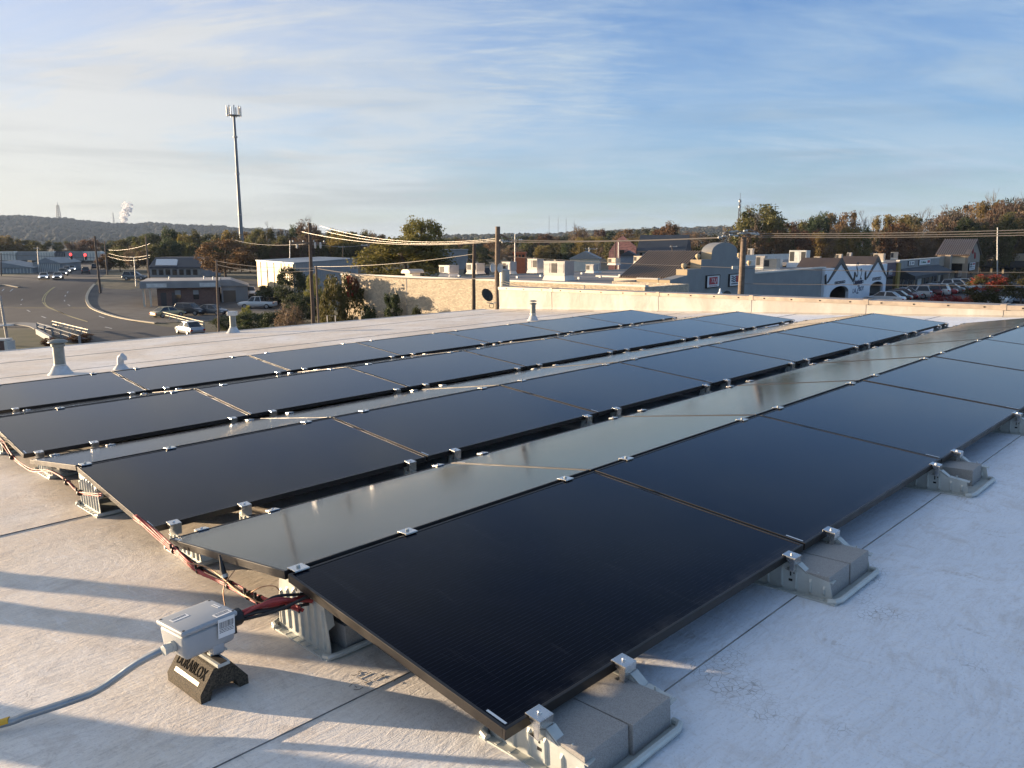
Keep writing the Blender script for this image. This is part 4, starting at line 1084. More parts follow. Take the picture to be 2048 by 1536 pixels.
GROOF = simple('grey_gravel_roof', (.20, .19, .185), .95, 0, .2, .25)
WROOF = simple('white_roof_edge', (.70, .66, .58), .7, 0, .1, .5)
BROWNR = simple('brown_metal_roof', (.095, .068, .052), .45, .4, .12, .8)
SEAMR = simple('brown_roof_seam', (.22, .17, .13), .45, .4, .12, .8)
PURPLE = simple('dusky_purple_wall', (.11, .075, .095), .85, 0, .1, .5)
GOLDW = simple('ochre_pilaster', (.36, .25, .07), .85, 0, .1, .5)
DARKA = simple('dark_awning', (.028, .032, .036), .7, 0, .2, 1)
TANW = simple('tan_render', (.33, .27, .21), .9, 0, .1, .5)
GLASSD = MT('dark_window_glass', (.02, .024, .028), .08, 0, .5).m
DOORD = simple('dark_door', (.035, .035, .037), .6, 0, .2, 2)
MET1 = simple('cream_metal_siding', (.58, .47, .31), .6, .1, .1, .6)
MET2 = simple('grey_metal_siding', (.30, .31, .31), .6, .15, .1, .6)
BLUR = simple('blue_grey_metal_roof', (.20, .235, .27), .45, .4, .12, .3)
DKR = simple('dark_slate_roof', (.045, .055, .07), .6, .2, .15, .4)
PINK = wallmat('faded_pink_brick', (.42, .20, .17), (.5, .2), (.4, .3, .27), var=.3)
WSIDE = simple('white_siding', (.66, .64, .56), .7, 0, .1, .5)
GREYS = simple('weathered_grey_siding', (.27, .28, .28), .8, 0, .15, .4)
ORANGE = simple('orange_red_paint', (.50, .14, .05), .7, 0, .15, 1)
HV1 = simple('grey_hvac_metal', (.38, .37, .36), .55, .25, .15, 1.2)
HV2 = simple('beige_hvac_metal', (.52, .46, .38), .55, .2, .15, 1.2)
HV3 = simple('pale_hvac_metal', (.58, .60, .58), .55, .2, .12, 1.2)
SIGNW = simple('white_sign_face', (.78, .78, .76), .5, 0, .04)
SRED = simple('sign_red', (.42, .02, .035), .5, 0, .1)
SNAVY = simple('sign_navy', (.02, .03, .08), .5, 0, .1)
SBLK = simple('sign_black', (.018, .018, .022), .5, 0, .1)
SGRN = simple('sign_green', (.02, .14, .06), .5, 0, .1)

# ---- the long building with the sunlit block wall
W0 = atZ(683, 547.5, 7.5); W1 = atZ(1290, 571, 7.5); W0.z = W1.z = 0
wd = (W1 - W0).normalized(); wb = Vector((-wd.y, wd.x, 0)); wl = (W1 - W0).length
BM = Matrix(((wd.x, wb.x, 0, W0.x), (wd.y, wb.y, 0, W0.y), (0, 0, 1, 0), (0, 0, 0, 1)))
bw = thing('block_wall_building', 'long flat-roofed building with sunlit tan block wall', 'building', BM)
MB().box(0, 0, 1.5, wl, .3, 7.40).build('block_wall', SPLIT, bw)
MB().box(wl - .3, .302, 1.5, wl, 5.5, 7.38).build('side_wall', SPLIT, bw)
XB = wl - 6.0
XA = 6.4
MB().box(XB, 5.502, 1.5, wl, 5.8, 7.38).build('return_wall', SPLIT, bw)
MB().box(XB - .3, 5.81, 1.5, XB, 46, 7.38).build('side_wall', SPLIT, bw)
MB().box(XB + .001, .303, 6.9, wl - .302, 5.5, 7.119).build('roof', GROOF, bw)
MB().box(XA, .302, 1.5, XA + .3, 46, 7.2).build('side_wall', SPLIT, bw)
MB().box(-.05, -.06, 7.402, wl + .05, .36, 7.52).build('coping', WROOF, bw)
MB().box(XA + .302, .302, 6.9, XB, 46, 7.12).build('roof', GROOF, bw)
MB().box(XA, 46.002, 1.5, XB, 46.3, 7.22).build('back_wall', WROOF, bw)
for y in (17, 29, 40): MB().box(XA + 9, y, 7.122, XB - .31, y + .35, 7.36 if y > 20 else 7.26).build('roof_curb', WROOF, bw)
for i in range(11):
    MB().box(6.5 + (i * 5.3 % 11), 8 + i * 1.9, 7.121, 6.7 + (i * 5.3 % 11), 8.2 + i * 1.9, 7.30).build('pipe_vent', HV3, bw)
for x in (8.5, 19.2, 26.2): MB().box(x, -.02, 4.0, x + .06, -.001, 7.40).build('wall_joint', CONC, bw)
MB().box(2.6, -.12, 1.5, 3.6, -.002, 4.4).build('steel_door', DOORD, bw)

def hvac(px0, px1, py0, py1, zr, mat, label, rot=0.0, dep=1.0, curb=.3, style=0, group='rooftop air conditioners'):
    """rooftop unit standing on a curb on a roof at height zr"""
    p = atZ((px0 + px1) / 2, py1, zr); k = p.y / FPX
    w = (px1 - px0) * k; h = (py1 - py0) * k
    s = w / (abs(cos(rot)) + abs(sin(rot)) * dep); d = s * dep
    t = thing('air_conditioner', label, 'air conditioner', T(p.x, p.y + d * .3, zr) @ RZ(rot), group)
    cb_ = min(curb, h * .3)
    MB().frus((-s / 2 - .08, -d / 2 - .08, s / 2 + .08, d / 2 + .08), (-s / 2 + .05, -d / 2 + .05, s / 2 - .05, d / 2 - .05), 0, cb_).build('curb', WROOF, t)
    MB().box(-s / 2, -d / 2, cb_, s / 2, d / 2, h).build('cabinet', mat, t)
    MB().box(-s / 2 - .03, -d / 2 - .03, h + .002, s / 2 + .03, d / 2 + .03, h + .05).build('lid', mat, t)
    n = 3 if s > 1.6 else 2
    for i in range(n):
        x = -s / 2 + s * (i + .12) / n
        o = MB().box(x, -d / 2 - .02, cb_ + h * .12, x + s * .76 / n, -d / 2 - .001, h * .92)
        o.build('panel' if (i + style) % 2 else 'grille', mat if (i + style) % 2 else DOORD, t)
    MB().box(-s / 2 - .02, -d * .32, cb_ + h * .15, -s / 2 - .001, d * .3, h * .85).build('panel', HV2, t)
    if style:
        MB().lathe([(s * .2, h + .05), (s * .2, h + .16), (s * .15, h + .17)], 12).build('fan_guard', DOORD, t)
    return t
wr = atan2(wd.y, wd.x)
for a in ((878, 917, 532, 553, 'two-tone unit on grey roof, left of the leaning wire pole'), (933, 969, 528, 548, 'unit just left of the thick utility pole'), (1004, 1033, 525, 549, 'dark sided unit just right of the thick utility pole'), (1055, 1088, 519, 546, 'tall unit on flared curb, right of the transformer'), (1088, 1148, 524, 561, 'largest grey unit in the middle of the flat roof'), (1172, 1197, 530, 546, 'small unit near the white roof edge'), (1216, 1241, 517, 530, 'pale unit in front of the pink building'), (1268, 1296, 513, 528, 'tan unit by the brown sloped roof')):
    hvac(a[0], a[1], a[2], a[3], 7.12, HV1 if a[0] not in (1268, 1216) else HV2, a[4], wr, .9 if a[0] != 1088 else .6, .45, 1 if a[0] in (1055, 1088) else 0)
p = atZ(824, 552, 7.12); t = thing('exhaust_hood', 'rounded cream exhaust hood on the roof behind the sunlit wall', 'exhaust hood', T(p.x, p.y + .5, 7.12) @ RZ(wr))
MB().box(-.5, -.5, 0, .5, .5, .25).build('curb', WROOF, t)
MB().prism([(-.62, .25), (.62, .25), (.62, .38), (.5, .55), (.3, .62), (-.3, .62), (-.5, .55), (-.62, .38)], 1, -.9, .9).build('hood', HV2, t, smooth=True)

# ---- strip of stores on the right; local frame: s along the front, b back from it, z up
F0 = atZ(1340, 560, 7.5); F0.z = 0
fd = Vector((.6017, .7988, 0)); fb_ = Vector((-.7988, .6017, 0)); fn = -fb_
FM = Matrix(((fd.x, fb_.x, 0, F0.x), (fd.y, fb_.y, 0, F0.y), (0, 0, 1, 0), (0, 0, 0, 1))); FI = FM.inverted()
def FP(px, py, b=0.0):
    """(s, z) of a photograph place on the store front moved back by b"""
    d = FI.to_3x3() @ ray(px, py); o = FI @ CAM; k = (b - o.y) / d.y; q = o + d * k; return (q.x, q.z)
def front(name, pts, b0, b1, mat, parent, px=True):
    P = [FP(*p, b0) for p in pts] if px else pts
    return MB().prism(P, 1, b0, b1).build(name, mat, parent)
def root(name, label, cat, s=0.0): return thing(name, label, cat, FM @ T(s, 0, 3.0))
def child_front(parent, s0, *a, **k): pass
class Store:
    """building whose parts are laid out in the store-front frame"""
    def __init__(s, name, label, cat, px):
        s.s0 = FP(px, 560)[0]; s.o = thing(name, label, cat, FM @ T(s.s0, 0, 3.0)); s.M = T(-s.s0, 0, -3.0)
    def f(s, name, pts, b0, b1, mat, parent=None, px=True):
        P = [FP(*p, b0) for p in pts] if px else pts
        return MB().prism(P, 1, b0, b1).build(name, mat, parent or s.o, M=s.M if parent is None else None)
    def box(s, name, s0, b0, z0, s1, b1, z1, mat, **k): return MB().box(s0, b0, z0, s1, b1, z1).build(name, mat, s.o, M=s.M, **k)
    def txt(s, name, body, px, py, size, mat, b, sx=1.0, **k):
        q = FP(px, py, b); return text(name, body, size, mat, s.o, s.M @ T(q[0], b - .002, q[1]) @ RX(pi / 2) @ Matrix.Diagonal((sx, 1, 1, 1)), ext=.02, **k)
GZ = 2.95
def arcpts(c, a, r, n=14, a0=pi, a1=0):
    return [(c[0] + r[0] * cos(a0 + (a1 - a0) * i / n), c[1] + r[1] * sin(a0 + (a1 - a0) * i / n)) for i in range(n + 1)]
# mission-style store
st = Store('mission_front_store', 'grey store with arched mission-style parapet and brown ribbed roof', 'building', 1340)
s_ = lambda x, y: FP(x, y)
zst = s_(1340, 560)[1]; s1 = s_(1374, 556)[0]; z1 = s_(1374, 539)[1]; s2 = s_(1402, 537)[0]; z2 = s_(1402, 519.5)[1]; s3 = s_(1423, 519)[0]; z3 = s_(1423, 505)[1]
sc = s_(1450, 505)[0]; zt = s_(1450, 485)[1]; rr = sc - s3
outl = [(0, GZ), (0, zst), (s1, zst + .25), (s1, z1), (s2, z1), (s2, z2), (s3, z2), (s3, z3)] + arcpts((sc, z3), 0, (rr, zt - z3), 16)[1:-1]
outl += [(2 * sc - q[0], q[1]) for q in [(s3, z3), (s3, z2), (s2, z2), (s2, z1), (s1, z1), (s1, zst + .25)]]
send = 2 * sc - s1
outl += [(send, GZ)]
MB().prism(outl, 1, 0, .9).build('front_wall', STUCCO, st.o, M=st.M)
for (sa, za, h_) in ((s1, z1, 1), (s2, z2, 1)):
    MB().lathe([(.07, 0), (.07, .06), (.16, .12), (.21, .26), (.17, .40), (.05, .46)], 14, T(sa + .35, .45, za)).build('ball_finial', STUCL, st.o, M=st.M, smooth=True)
    MB().lathe([(.07, 0), (.07, .06), (.16, .12), (.21, .26), (.17, .40), (.05, .46)], 14, T(2 * sc - sa - .35, .45, za)).build('ball_finial', STUCL, st.o, M=st.M, smooth=True)
# left step edges: sunlight painted in as tan strips over the grey stucco
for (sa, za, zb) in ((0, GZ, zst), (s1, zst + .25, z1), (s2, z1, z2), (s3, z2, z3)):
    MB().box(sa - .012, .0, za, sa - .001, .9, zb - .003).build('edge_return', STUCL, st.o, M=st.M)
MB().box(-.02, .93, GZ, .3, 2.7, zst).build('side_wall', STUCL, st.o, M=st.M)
MB().box(-.08, .95, zst + .002, .36, 2.7, zst + .1).build('coping', WROOF, st.o, M=st.M)
ax = s_(1453, 592)[0]
MB().prism(arcpts((ax, GZ + .9), 0, (2.0, s_(1453, 581)[1] - GZ - .9), 12) + [(ax + 2.0, GZ), (ax - 2.0, GZ)], 1, -.03, -.005).build('entrance_arch', DOORD, st.o, M=st.M)
# ribbed gable roof running back from the front
rb0 = s_(1376, 557)[0]; ez = FP(1376, 557.5)[1]; rz_ = FP(1425, 503.5)[1]; rs = FP(1425, 503.5)[0]; dep = 5.7
rf = MB(); rf.add([(rb0 - .4, .92, ez), (rs, .92, rz_), (rs, dep, rz_), (rb0 - .4, dep, ez), (2 * rs - rb0, .92, ez), (2 * rs - rb0, dep, ez),
                   (rb0 - .4, .92, ez - .18), (rs, .92, rz_ - .18), (rs, dep, rz_ - .18), (rb0 - .4, dep, ez - .18), (2 * rs - rb0, .92, ez - .18), (2 * rs - rb0, dep, ez - .18)],
                  [(0, 1, 2, 3), (1, 4, 5, 2), (6, 9, 8, 7), (7, 8, 11, 10), (0, 3, 9, 6), (4, 10, 11, 5), (0, 6, 7, 1), (1, 7, 10, 4), (3, 2, 8, 9), (2, 5, 11, 8)])
rfo = rf.build('ribbed_roof', BROWNR, st.o, M=st.M)
n_ = 22
for i in range(n_):
    b = 1.0 + (dep - 1.15) * i / (n_ - 1)
    MB().add([(rb0 - .4, b, ez), (rb0 - .4, b + .09, ez), (rs, b + .09, rz_), (rs, b, rz_), (rb0 - .42, b, ez + .09), (rb0 - .42, b + .09, ez + .09), (rs, b + .09, rz_ + .09), (rs, b, rz_ + .09)],
             [(4, 5, 6, 7), (0, 1, 5, 4), (1, 2, 6, 5), (2, 3, 7, 6), (3, 0, 4, 7)]).build('roof_rib', SEAMR, rfo)
MB().box(rb0 - .7, .93, ez - 1.0, rb0 - .42, dep + .3, ez - .06).build('eave_band', CREAM, st.o, M=st.M)
MB().box(rb0 - .40, 2.71, GZ, send, dep - .1, ez - .22).build('rear_wall', STUCL, st.o, M=st.M)
def sign(stp, px0, px1, py0, py1, label_, b=-.12, mat=SIGNW, border=SBLK):
    a = FP(px0, py1, b); c = FP(px1, py0, b)
    t = thing('store_sign', label_, 'sign', FM @ T((a[0] + c[0]) / 2, 0, a[1])); w = c[0] - a[0]; h = c[1] - a[1]
    MB().box(-w / 2, b, 0, w / 2, -.002, h).build('sign_face', mat, t)
    for q in ((-w / 2 - .06, -.06, -w / 2, h + .06), (w / 2, -.06, w / 2 + .06, h + .06), (-w / 2, -.06, w / 2, 0), (-w / 2, h, w / 2, h + .06)):
        MB().box(q[0], b - .03, q[1], q[2], -.002, q[3]).build('sign_frame', border, t)
    return t, w, h, b
t, w, h, b = sign(st, 1413.5, 1439.5, 550.5, 575, 'square white and red sign reading TLJ on the mission-front store')
MB().box(-w * .33, b - .012, h * .22, w * .33, b - .001, h * .88).build('red_field', SRED, t)
text('lettering', 'TLJ', h * .40, SIGNW, t, T(0, b - .014, h * .55) @ RX(pi / 2) @ Matrix.Diagonal((w * .58 / (h * .40 * .58 * 3), 1.25, 1, 1)), ext=.02, shear=.2, space=1.05)
for i in range(4): MB().box(-w * .3 + i * w * .155, b - .01, h * .07, -w * .3 + i * w * .155 + w * .12, b - .001, h * .13).build('small_print', SRED, t)
t, w, h, b = sign(st, 1459, 1483, 548, 572, 'square white sign with three dark wavy bars behind the leaning pole')
for i in range(3):
    P = [(-w * .36 + w * .36 * k / 8, b - .02, h * (.80 - i * .19) + h * .05 * sin(k * .8 + .6)) for k in range(9)]
    MB().tube(P, h * .045, 6).build('wavy_bar', SNAVY, t)
MB().box(w * .04, b - .012, h * .3, w * .40, b - .001, h * .9).build('red_block', SRED, t)
MB().box(-w * .36, b - .012, h * .12, w * .2, b - .001, h * .22).build('small_print', SNAVY, t)

# plain wing with pale coping
wg = Store('plain_wing', 'plain dark grey wing wall between the mission store and white store', 'building', 1500)
sa = send + .01; sb = FP(1651, 540)[0]; zt_ = FP(1600, 540.5)[1]
wg.box('front_wall', sa, .02, GZ, sb, .4, zt_, STUCCO)
wg.box('coping', sa - .05, -.05, zt_ + .002, sb, .46, zt_ + .14, WROOF)
wg.box('roof', sa, .402, zt_ - .5, sb, 9, zt_ - .3, GROOF)

# white furniture store with two black gables and arches
ws = Store('white_store', 'white store front with two black zigzag peaks, arches and S2 lettering', 'building', 1651)
wa, wz = FP(1651, 538, -.3); wb2, wz2 = FP(1775, 527, -.3); zt2 = (wz + wz2) / 2
def arch(cx, top, half, foot): return arcpts((cx, foot), 0, (half, top - foot), 14)
c1 = FP(1680, 572, -.3); c2 = FP(1754, 563, -.3); h1 = (FP(1697, 592, -.3)[0] - FP(1660, 595, -.3)[0]) / 2; h2 = (FP(1764, 585, -.3)[0] - FP(1738, 588, -.3)[0]) / 2
pk1 = FP(1682, 521, -.3); pk2 = FP(1756, 517, -.3)
fr1 = (c1[0] + c2[0]) / 2
foot = 4.3
# front built as piers and arch heads so the openings are real
def archpiece(x0, x1, cx, half, top):
    P = [(x0, GZ), (x0, zt2)]; P += [(x1, zt2), (x1, GZ), (cx + half, GZ)]
    P += [(q[0], q[1]) for q in arcpts((cx, foot), 0, (half, top - foot), 14, 0, pi)]
    P += [(cx - half, GZ)]
    return P
def archwall(x0, x1, cx, half, top):
    mb = MB(); mb.box(x0, -.3, GZ, cx - half, .05, zt2); mb.box(cx + half, -.3, GZ, x1, .05, zt2)
    q = arcpts((cx, foot), 0, (half, top - foot), 14)
    for i in range(14): mb.prism([q[i], q[i + 1], (q[i + 1][0], zt2), (q[i][0], zt2)], 1, -.3, .05)
    me = mb.mesh('front_wall', WPAINT); bm = bmesh.new(); bm.from_mesh(me); bmesh.ops.remove_doubles(bm, verts=bm.verts, dist=.001); bm.to_mesh(me); bm.free()
    return link('front_wall', me, ws.o, ws.M)
archwall(wa, fr1, c1[0], h1, c1[1]); archwall(fr1, wb2, c2[0], h2, c2[1])
ws.box('recess_wall', wa + .2, 2.5, GZ, wb2 - .2, 2.7, zt2 - .2, STUCCO)
for (cx, hf) in ((c1[0], h1), (c2[0], h2)):
    ws.box('shop_window', cx - hf * .8, 2.44, GZ + .3, cx + hf * .5, 2.498, 5.2, GLASSD)
    ws.box('steel_door', cx + hf * .6, 2.44, GZ, cx + hf * .95, 2.498, 5.0, DOORD)
ws.box('side_wall', wb2 - .25, .06, GZ, wb2, 14, zt2 - .05, WPAINT)
ws.box('roof', wa, .06, zt2 - .9, wb2 - .26, 15, zt2 - .75, GROOF)
ws.box('rear_parapet', wa + 9, 14.6, zt2 - .75, wb2 - .26, 15, zt2 + .45, WROOF)
for (pk, lo, hi, wf) in ((pk1, FP(1653, 566, -.3), FP(1705, 560, -.3), 0), (pk2, FP(1732, 557, -.3), FP(1772, 552, -.3), 1)):
    # white triangle above the roofline, dark trim, little roof behind
    zb = zt2
    fl_ = (zb - lo[1]) / (pk[1] - lo[1]); fr_ = (zb - hi[1]) / (pk[1] - hi[1])
    xl = lo[0] + (pk[0] - lo[0]) * fl_; xr = hi[0] + (pk[0] - hi[0]) * fr_
    ws.f('gable', [(xl, zb + .001), (pk[0], pk[1]), (xr, zb + .001)], -.3, .05, WPAINT, px=False)
    for (q, sgn) in ((lo, -1), (hi, 1)):
        tw = .42
        P = [(q[0], q[1]), (pk[0], pk[1] + .35), (pk[0], pk[1] - .35), (q[0] + (-sgn) * tw * .9, q[1])]
        ws.f('gable_trim', P, -.42, -.302, SBLK, px=False)
        ws.f('trim_scroll', [(q[0] - .15, q[1] - .2), (q[0] + sgn * .75, q[1] - .1), (q[0] + sgn * .95, q[1] + .8), (q[0] + sgn * .6, q[1] + 1.0), (q[0] + sgn * .45, q[1] + .3)], -.42, -.302, SBLK, px=False)
    MB().add([(xl - .2, -.25, zb + .02), (pk[0], -.25, pk[1] + .3), (xr + .2, -.25, zb + .02), (xl - .2, 4.2, zb + .02), (pk[0], 4.2, pk[1] + .3), (xr + .2, 4.2, zb + .02)], [(0, 1, 4, 3), (1, 2, 5, 4), (3, 4, 5), (0, 2, 1)]).build('gable_roof', BROWNR, ws.o, M=ws.M)
hgt = FP(1715, 527, -.3)[1] - FP(1715, 560, -.3)[1]
ws.txt('lettering', 'S', 1714.5, 541, 2.75, SBLK, -.31, sx=1.0); ws.txt('lettering', '2', 1722, 549, 2.0, SBLK, -.31, sx=1.1)
for (px0, px1, py0, py1, body) in ((1669, 1690, 560.5, 568.5, 'MATTRESSES'), (1744.5, 1762, 553, 561.5, 'FURNITURE'), (1706.5, 1726.5, 560, 569, '')):
    a = FP(px0, py1, -.3); c = FP(px1, py0, -.3)
    for q in ((a[0], a[1], c[0], a[1] + .09), (a[0], c[1] - .09, c[0], c[1]), (a[0], a[1] + .09, a[0] + .09, c[1] - .09), (c[0] - .09, a[1] + .09, c[0], c[1] - .09)):
        ws.box('plaque_border', q[0], -.34, q[1], q[2], -.302, q[3], SBLK)
    if body: ws.txt('lettering', body, (px0 + px1) / 2, (py0 + py1) / 2, (c[1] - a[1]) * .72, SNAVY, -.31, sx=(c[0] - a[0]) * .88 / ((c[1] - a[1]) * .72 * .62 * len(body)))
    else:
        for k in range(5):
            x = a[0] + (c[0] - a[0]) * (.12 + .16 * k); zc = (a[1] + c[1]) / 2
            MB().tube([(x, -.32, zc - .25), (x + .2, -.32, zc + .25), (x + .35, -.32, zc - .2), (x + .55, -.32, zc + .15)], .07, 5).build('script_stroke', SNAVY, ws.o, M=ws.M)
ws.txt('lettering', 'LA', 1708.5, 582, .85, SNAVY, -.31, sx=1.7); ws.txt('lettering', 'Z', 1715, 580, 1.5, SNAVY, -.31, sx=1.1, shear=.3); ws.txt('lettering', 'BOY', 1722.5, 577.5, .8, SNAVY, -.31, sx=1.6)

# purple store, ochre pilaster, dark awning shops
pu = Store('purple_store', 'dusky purple store front partly hidden behind the white store', 'building', 1776)
sa = wb2 + .02; sb = FP(1797, 540)[0]; ztp = FP(1785, 525.5)[1]
pu.box('front_wall', sa, 0, GZ, sb - .01, .4, ztp, PURPLE); pu.box('shop_window', sa + .5, -.03, GZ, sb - .6, -.002, 5.4, GLASSD)
pu.txt('lettering', 'NESS', 1781, 545, 1.0, SIGNW, -.01, sx=1.1)
pu.box('pilaster', FP(1791.5, 540)[0], -.35, GZ, FP(1796.5, 540)[0], -.04, ztp - .1, GOLDW)
pu.box('roof', sa, .402, ztp - .6, sb, 20, ztp - .45, GROOF)
dk = Store('awning_shops', 'grey shop row under a dark sloped awning with two white signs', 'building', 1800)
sa = sb; sb = FP(1878, 530)[0]; ztd = FP(1840, 519)[1]
dk.box('front_wall', sa, 0, GZ, sb, .4, ztd, STUCCO); dk.box('coping', sa, -.08, ztd + .002, sb, .46, ztd + .16, WROOF)
dk.box('roof', sa, .402, ztd - .6, sb, 27, ztd - .45, GROOF)
dk.box('rear_parapet', sa, 26, ztd - .45, sb, 26.3, ztd + .7, WROOF)
aw0 = FP(1830, 538)[1]; aw1 = FP(1830, 547)[1]
MB().add([(sa + .2, -.01, aw0 + .3), (sb - 1, -.01, aw0 + .3), (sb - .2, -2.4, aw1), (sa + .2, -2.4, aw1), (sa + .2, -.01, aw1 - .5), (sb - 1, -.01, aw1 - .5), (sb - .2, -2.4, aw1 - .5), (sa + .2, -2.4, aw1 - .5)], [(0, 1, 2, 3), (4, 7, 6, 5), (3, 2, 6, 7), (0, 3, 7, 4), (1, 5, 6, 2)]).build('awning', DARKA, dk.o, M=dk.M)
ns = 9
for i in range(ns):
    x0 = sa + .6 + (sb - sa - 1.2) * i / ns; x1 = x0 + (sb - sa - 1.2) / ns * .82
    if i == 4: dk.box('shop_door', x0, -.03, GZ, x1, -.002, 5.6, WPAINT)
    else: dk.box('shop_window', x0, -.03, GZ + .2, x1, -.002, 5.8, GLASSD)
for i in range(6): dk.box('awning_post', sa + 1 + i * (sb - sa - 2) / 5, -2.3, GZ, sa + 1.18 + i * (sb - sa - 2) / 5, -2.1, aw1 - .51, TANW)
t, w, h, b = sign(dk, 1817, 1829.5, 521.5, 531, 'small white sign with dark round emblem on the awning shops')
MB().lathe([(.3, 0), (.3, .02), (.01, .02)], 10, T(-w * .25, b - .001, h * .45) @ RX(pi / 2)).build('emblem', SBLK, t)
for i in range(2): MB().box(0, b - .012, h * (.55 - .3 * i), w * .38, b - .001, h * (.72 - .3 * i)).build('small_print', SNAVY, t)
t, w, h, b = sign(dk, 1838, 1861.5, 518, 530.5, 'long white sign with green and red word on the awning shops')
text('lettering', 'Cellular', h * .52, SGRN, t, T(-w * .12, b - .01, h * .5) @ RX(pi / 2) @ Matrix.Diagonal((w * .62 / (h * .52 * .55 * 8), 1, 1, 1)), ext=.02)
MB().box(w * .22, b - .012, h * .3, w * .44, b - .001, h * .8).build('red_mark', SRED, t)

# gabled entrance tower
tw = Store('gabled_tower_store', 'tan store tower with steep brown ribbed gable roof and red script sign', 'building', 1900)
sa = sb + .02; s_l = FP(1936, 520)[0]; s_r = FP(1958, 520)[0]
tw.box('front_wall', sa, -.02, GZ, s_l, .4, FP(1890, 512)[1], TANW)
tw.box('pilaster', FP(1889, 520)[0], -1.0, GZ, FP(1893, 520)[0], -.03, FP(1890, 512)[1] + .2, TANW)
for i in range(3): tw.box('shop_window', FP(1880 + i * 14, 560)[0], -.06, GZ, FP(1886 + i * 14, 560)[0], -.022, 6.0, GLASSD)
pb = -3.5; dpt = 2.4
gl0 = FP(1934, 540, pb)[0]; gr0 = FP(1957, 540, pb)[0]; gz0 = FP(1936, 507, pb)[1]; gp = FP(1947, 481, pb)
gm = (gl0 + gr0) / 2
tw.f('gable_wall', [(gl0, GZ + 3.4), (gl0, gz0), (gm, gp[1]), (gr0, gz0), (gr0, GZ + 3.4)], pb, pb + .5, TANW, px=False)
for x in (gl0, gr0 - .9): tw.box('pier', x, pb, GZ, x + .9, pb + .9, GZ + 3.399, TANW)
tw.box('side_wall', gl0, pb + .51, GZ + 3.4, gl0 + .4, dpt - .4, gz0 - .35, CREAM)
rr_ = MB(); o0 = .6
rr_.add([(gl0 - o0, pb - .3, gz0 - .3), (gm, pb - .3, gp[1] + .25), (gm, dpt, gp[1] + .25), (gl0 - o0, dpt, gz0 - .3), (gr0 + o0, pb - .3, gz0 - .3), (gr0 + o0, dpt, gz0 - .3),
         (gl0 - o0, pb - .3, gz0 - .5), (gm, pb - .3, gp[1] + .05), (gm, dpt, gp[1] + .05), (gl0 - o0, dpt, gz0 - .5), (gr0 + o0, pb - .3, gz0 - .5), (gr0 + o0, dpt, gz0 - .5)],
        [(0, 1, 2, 3), (1, 4, 5, 2), (6, 9, 8, 7), (7, 8, 11, 10), (0, 3, 9, 6), (4, 10, 11, 5), (0, 6, 7, 1), (1, 7, 10, 4), (3, 2, 8, 9), (2, 5, 11, 8)])
ro = rr_.build('ribbed_roof', BROWNR, tw.o, M=tw.M)
for i in range(16):
    b = pb - .25 + (dpt - pb + .1) * i / 15.5
    MB().add([(gl0 - o0, b, gz0 - .3), (gl0 - o0, b + .14, gz0 - .3), (gm, b + .14, gp[1] + .25), (gm, b, gp[1] + .25), (gl0 - o0, b, gz0 - .16), (gl0 - o0, b + .14, gz0 - .16), (gm, b + .14, gp[1] + .4), (gm, b, gp[1] + .4)],
             [(4, 5, 6, 7), (0, 1, 5, 4), (1, 2, 6, 5), (2, 3, 7, 6), (3, 0, 4, 7)]).build('roof_rib', SEAMR, ro)
# red script: two looping strokes one above the other
for k, (px, py) in enumerate(((1945, 501), (1949, 511))):
    q = FP(px, py, pb); P = [(q[0] + .85 * sin(a * .62) + a * .12 - .6, pb - .06, q[1] + .55 * cos(a)) for a in [i * .45 for i in range(24)]]
    MB().tube(catmull(P, 2), .16, 5).build('script_lettering', SRED, tw.o, M=tw.M)
t, w, h, b = sign(tw, 1938, 1951, 524, 541, 'tall white poster sign on the gabled tower', b=pb - .05)
for q in ((-.4, .62, -.05, .9, SBLK), (.05, .65, .42, .9, SRED), (-.42, .36, -.06, .54, SNAVY), (.0, .36, .4, .5, HV1), (-.38, .1, .3, .24, HV1)):
    MB().box(q[0] * w, b - .012, q[1] * h, q[2] * w, b - .001, q[3] * h).build('print_block', q[4], t)
# end wing that turns towards the left
ew = Store('end_wing', 'long tan wing with sunlit upper wall and dark canopy at far right', 'building', 1965)
s0 = s_r + .3; zt3 = FP(1960, 508)[1]
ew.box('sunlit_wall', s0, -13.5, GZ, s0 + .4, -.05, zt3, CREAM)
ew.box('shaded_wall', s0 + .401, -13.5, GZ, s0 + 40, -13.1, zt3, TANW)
ew.box('roof', s0 + .401, -13.09, zt3 - .6, s0 + 40, 30, zt3 - .4, GROOF)
ew.box('coping', s0 - .06, -13.6, zt3 + .002, s0 + .46, -.05, zt3 + .15, WROOF)
MB().add([(s0 - .01, -13.3, zt3 - 1.6), (s0 - .01, -.1, zt3 - 1.6), (s0 - 2.6, -.1, zt3 - 2.9), (s0 - 2.6, -15.8, zt3 - 2.9), (s0 - .01, -13.3, zt3 - 3.3), (s0 - .01, -.1, zt3 - 3.3), (s0 - 2.6, -.1, zt3 - 3.3), (s0 - 2.6, -15.8, zt3 - 3.3)], [(0, 1, 2, 3), (4, 7, 6, 5), (3, 2, 6, 7), (0, 3, 7, 4), (1, 5, 6, 2)]).build('canopy', DARKA, ew.o, M=ew.M)
for i in range(5): ew.box('shop_window', s0 - .04, -12.6 + i * 2.5, GZ, s0 - .002, -10.6 + i * 2.5, GZ + 2.9, GLASSD)
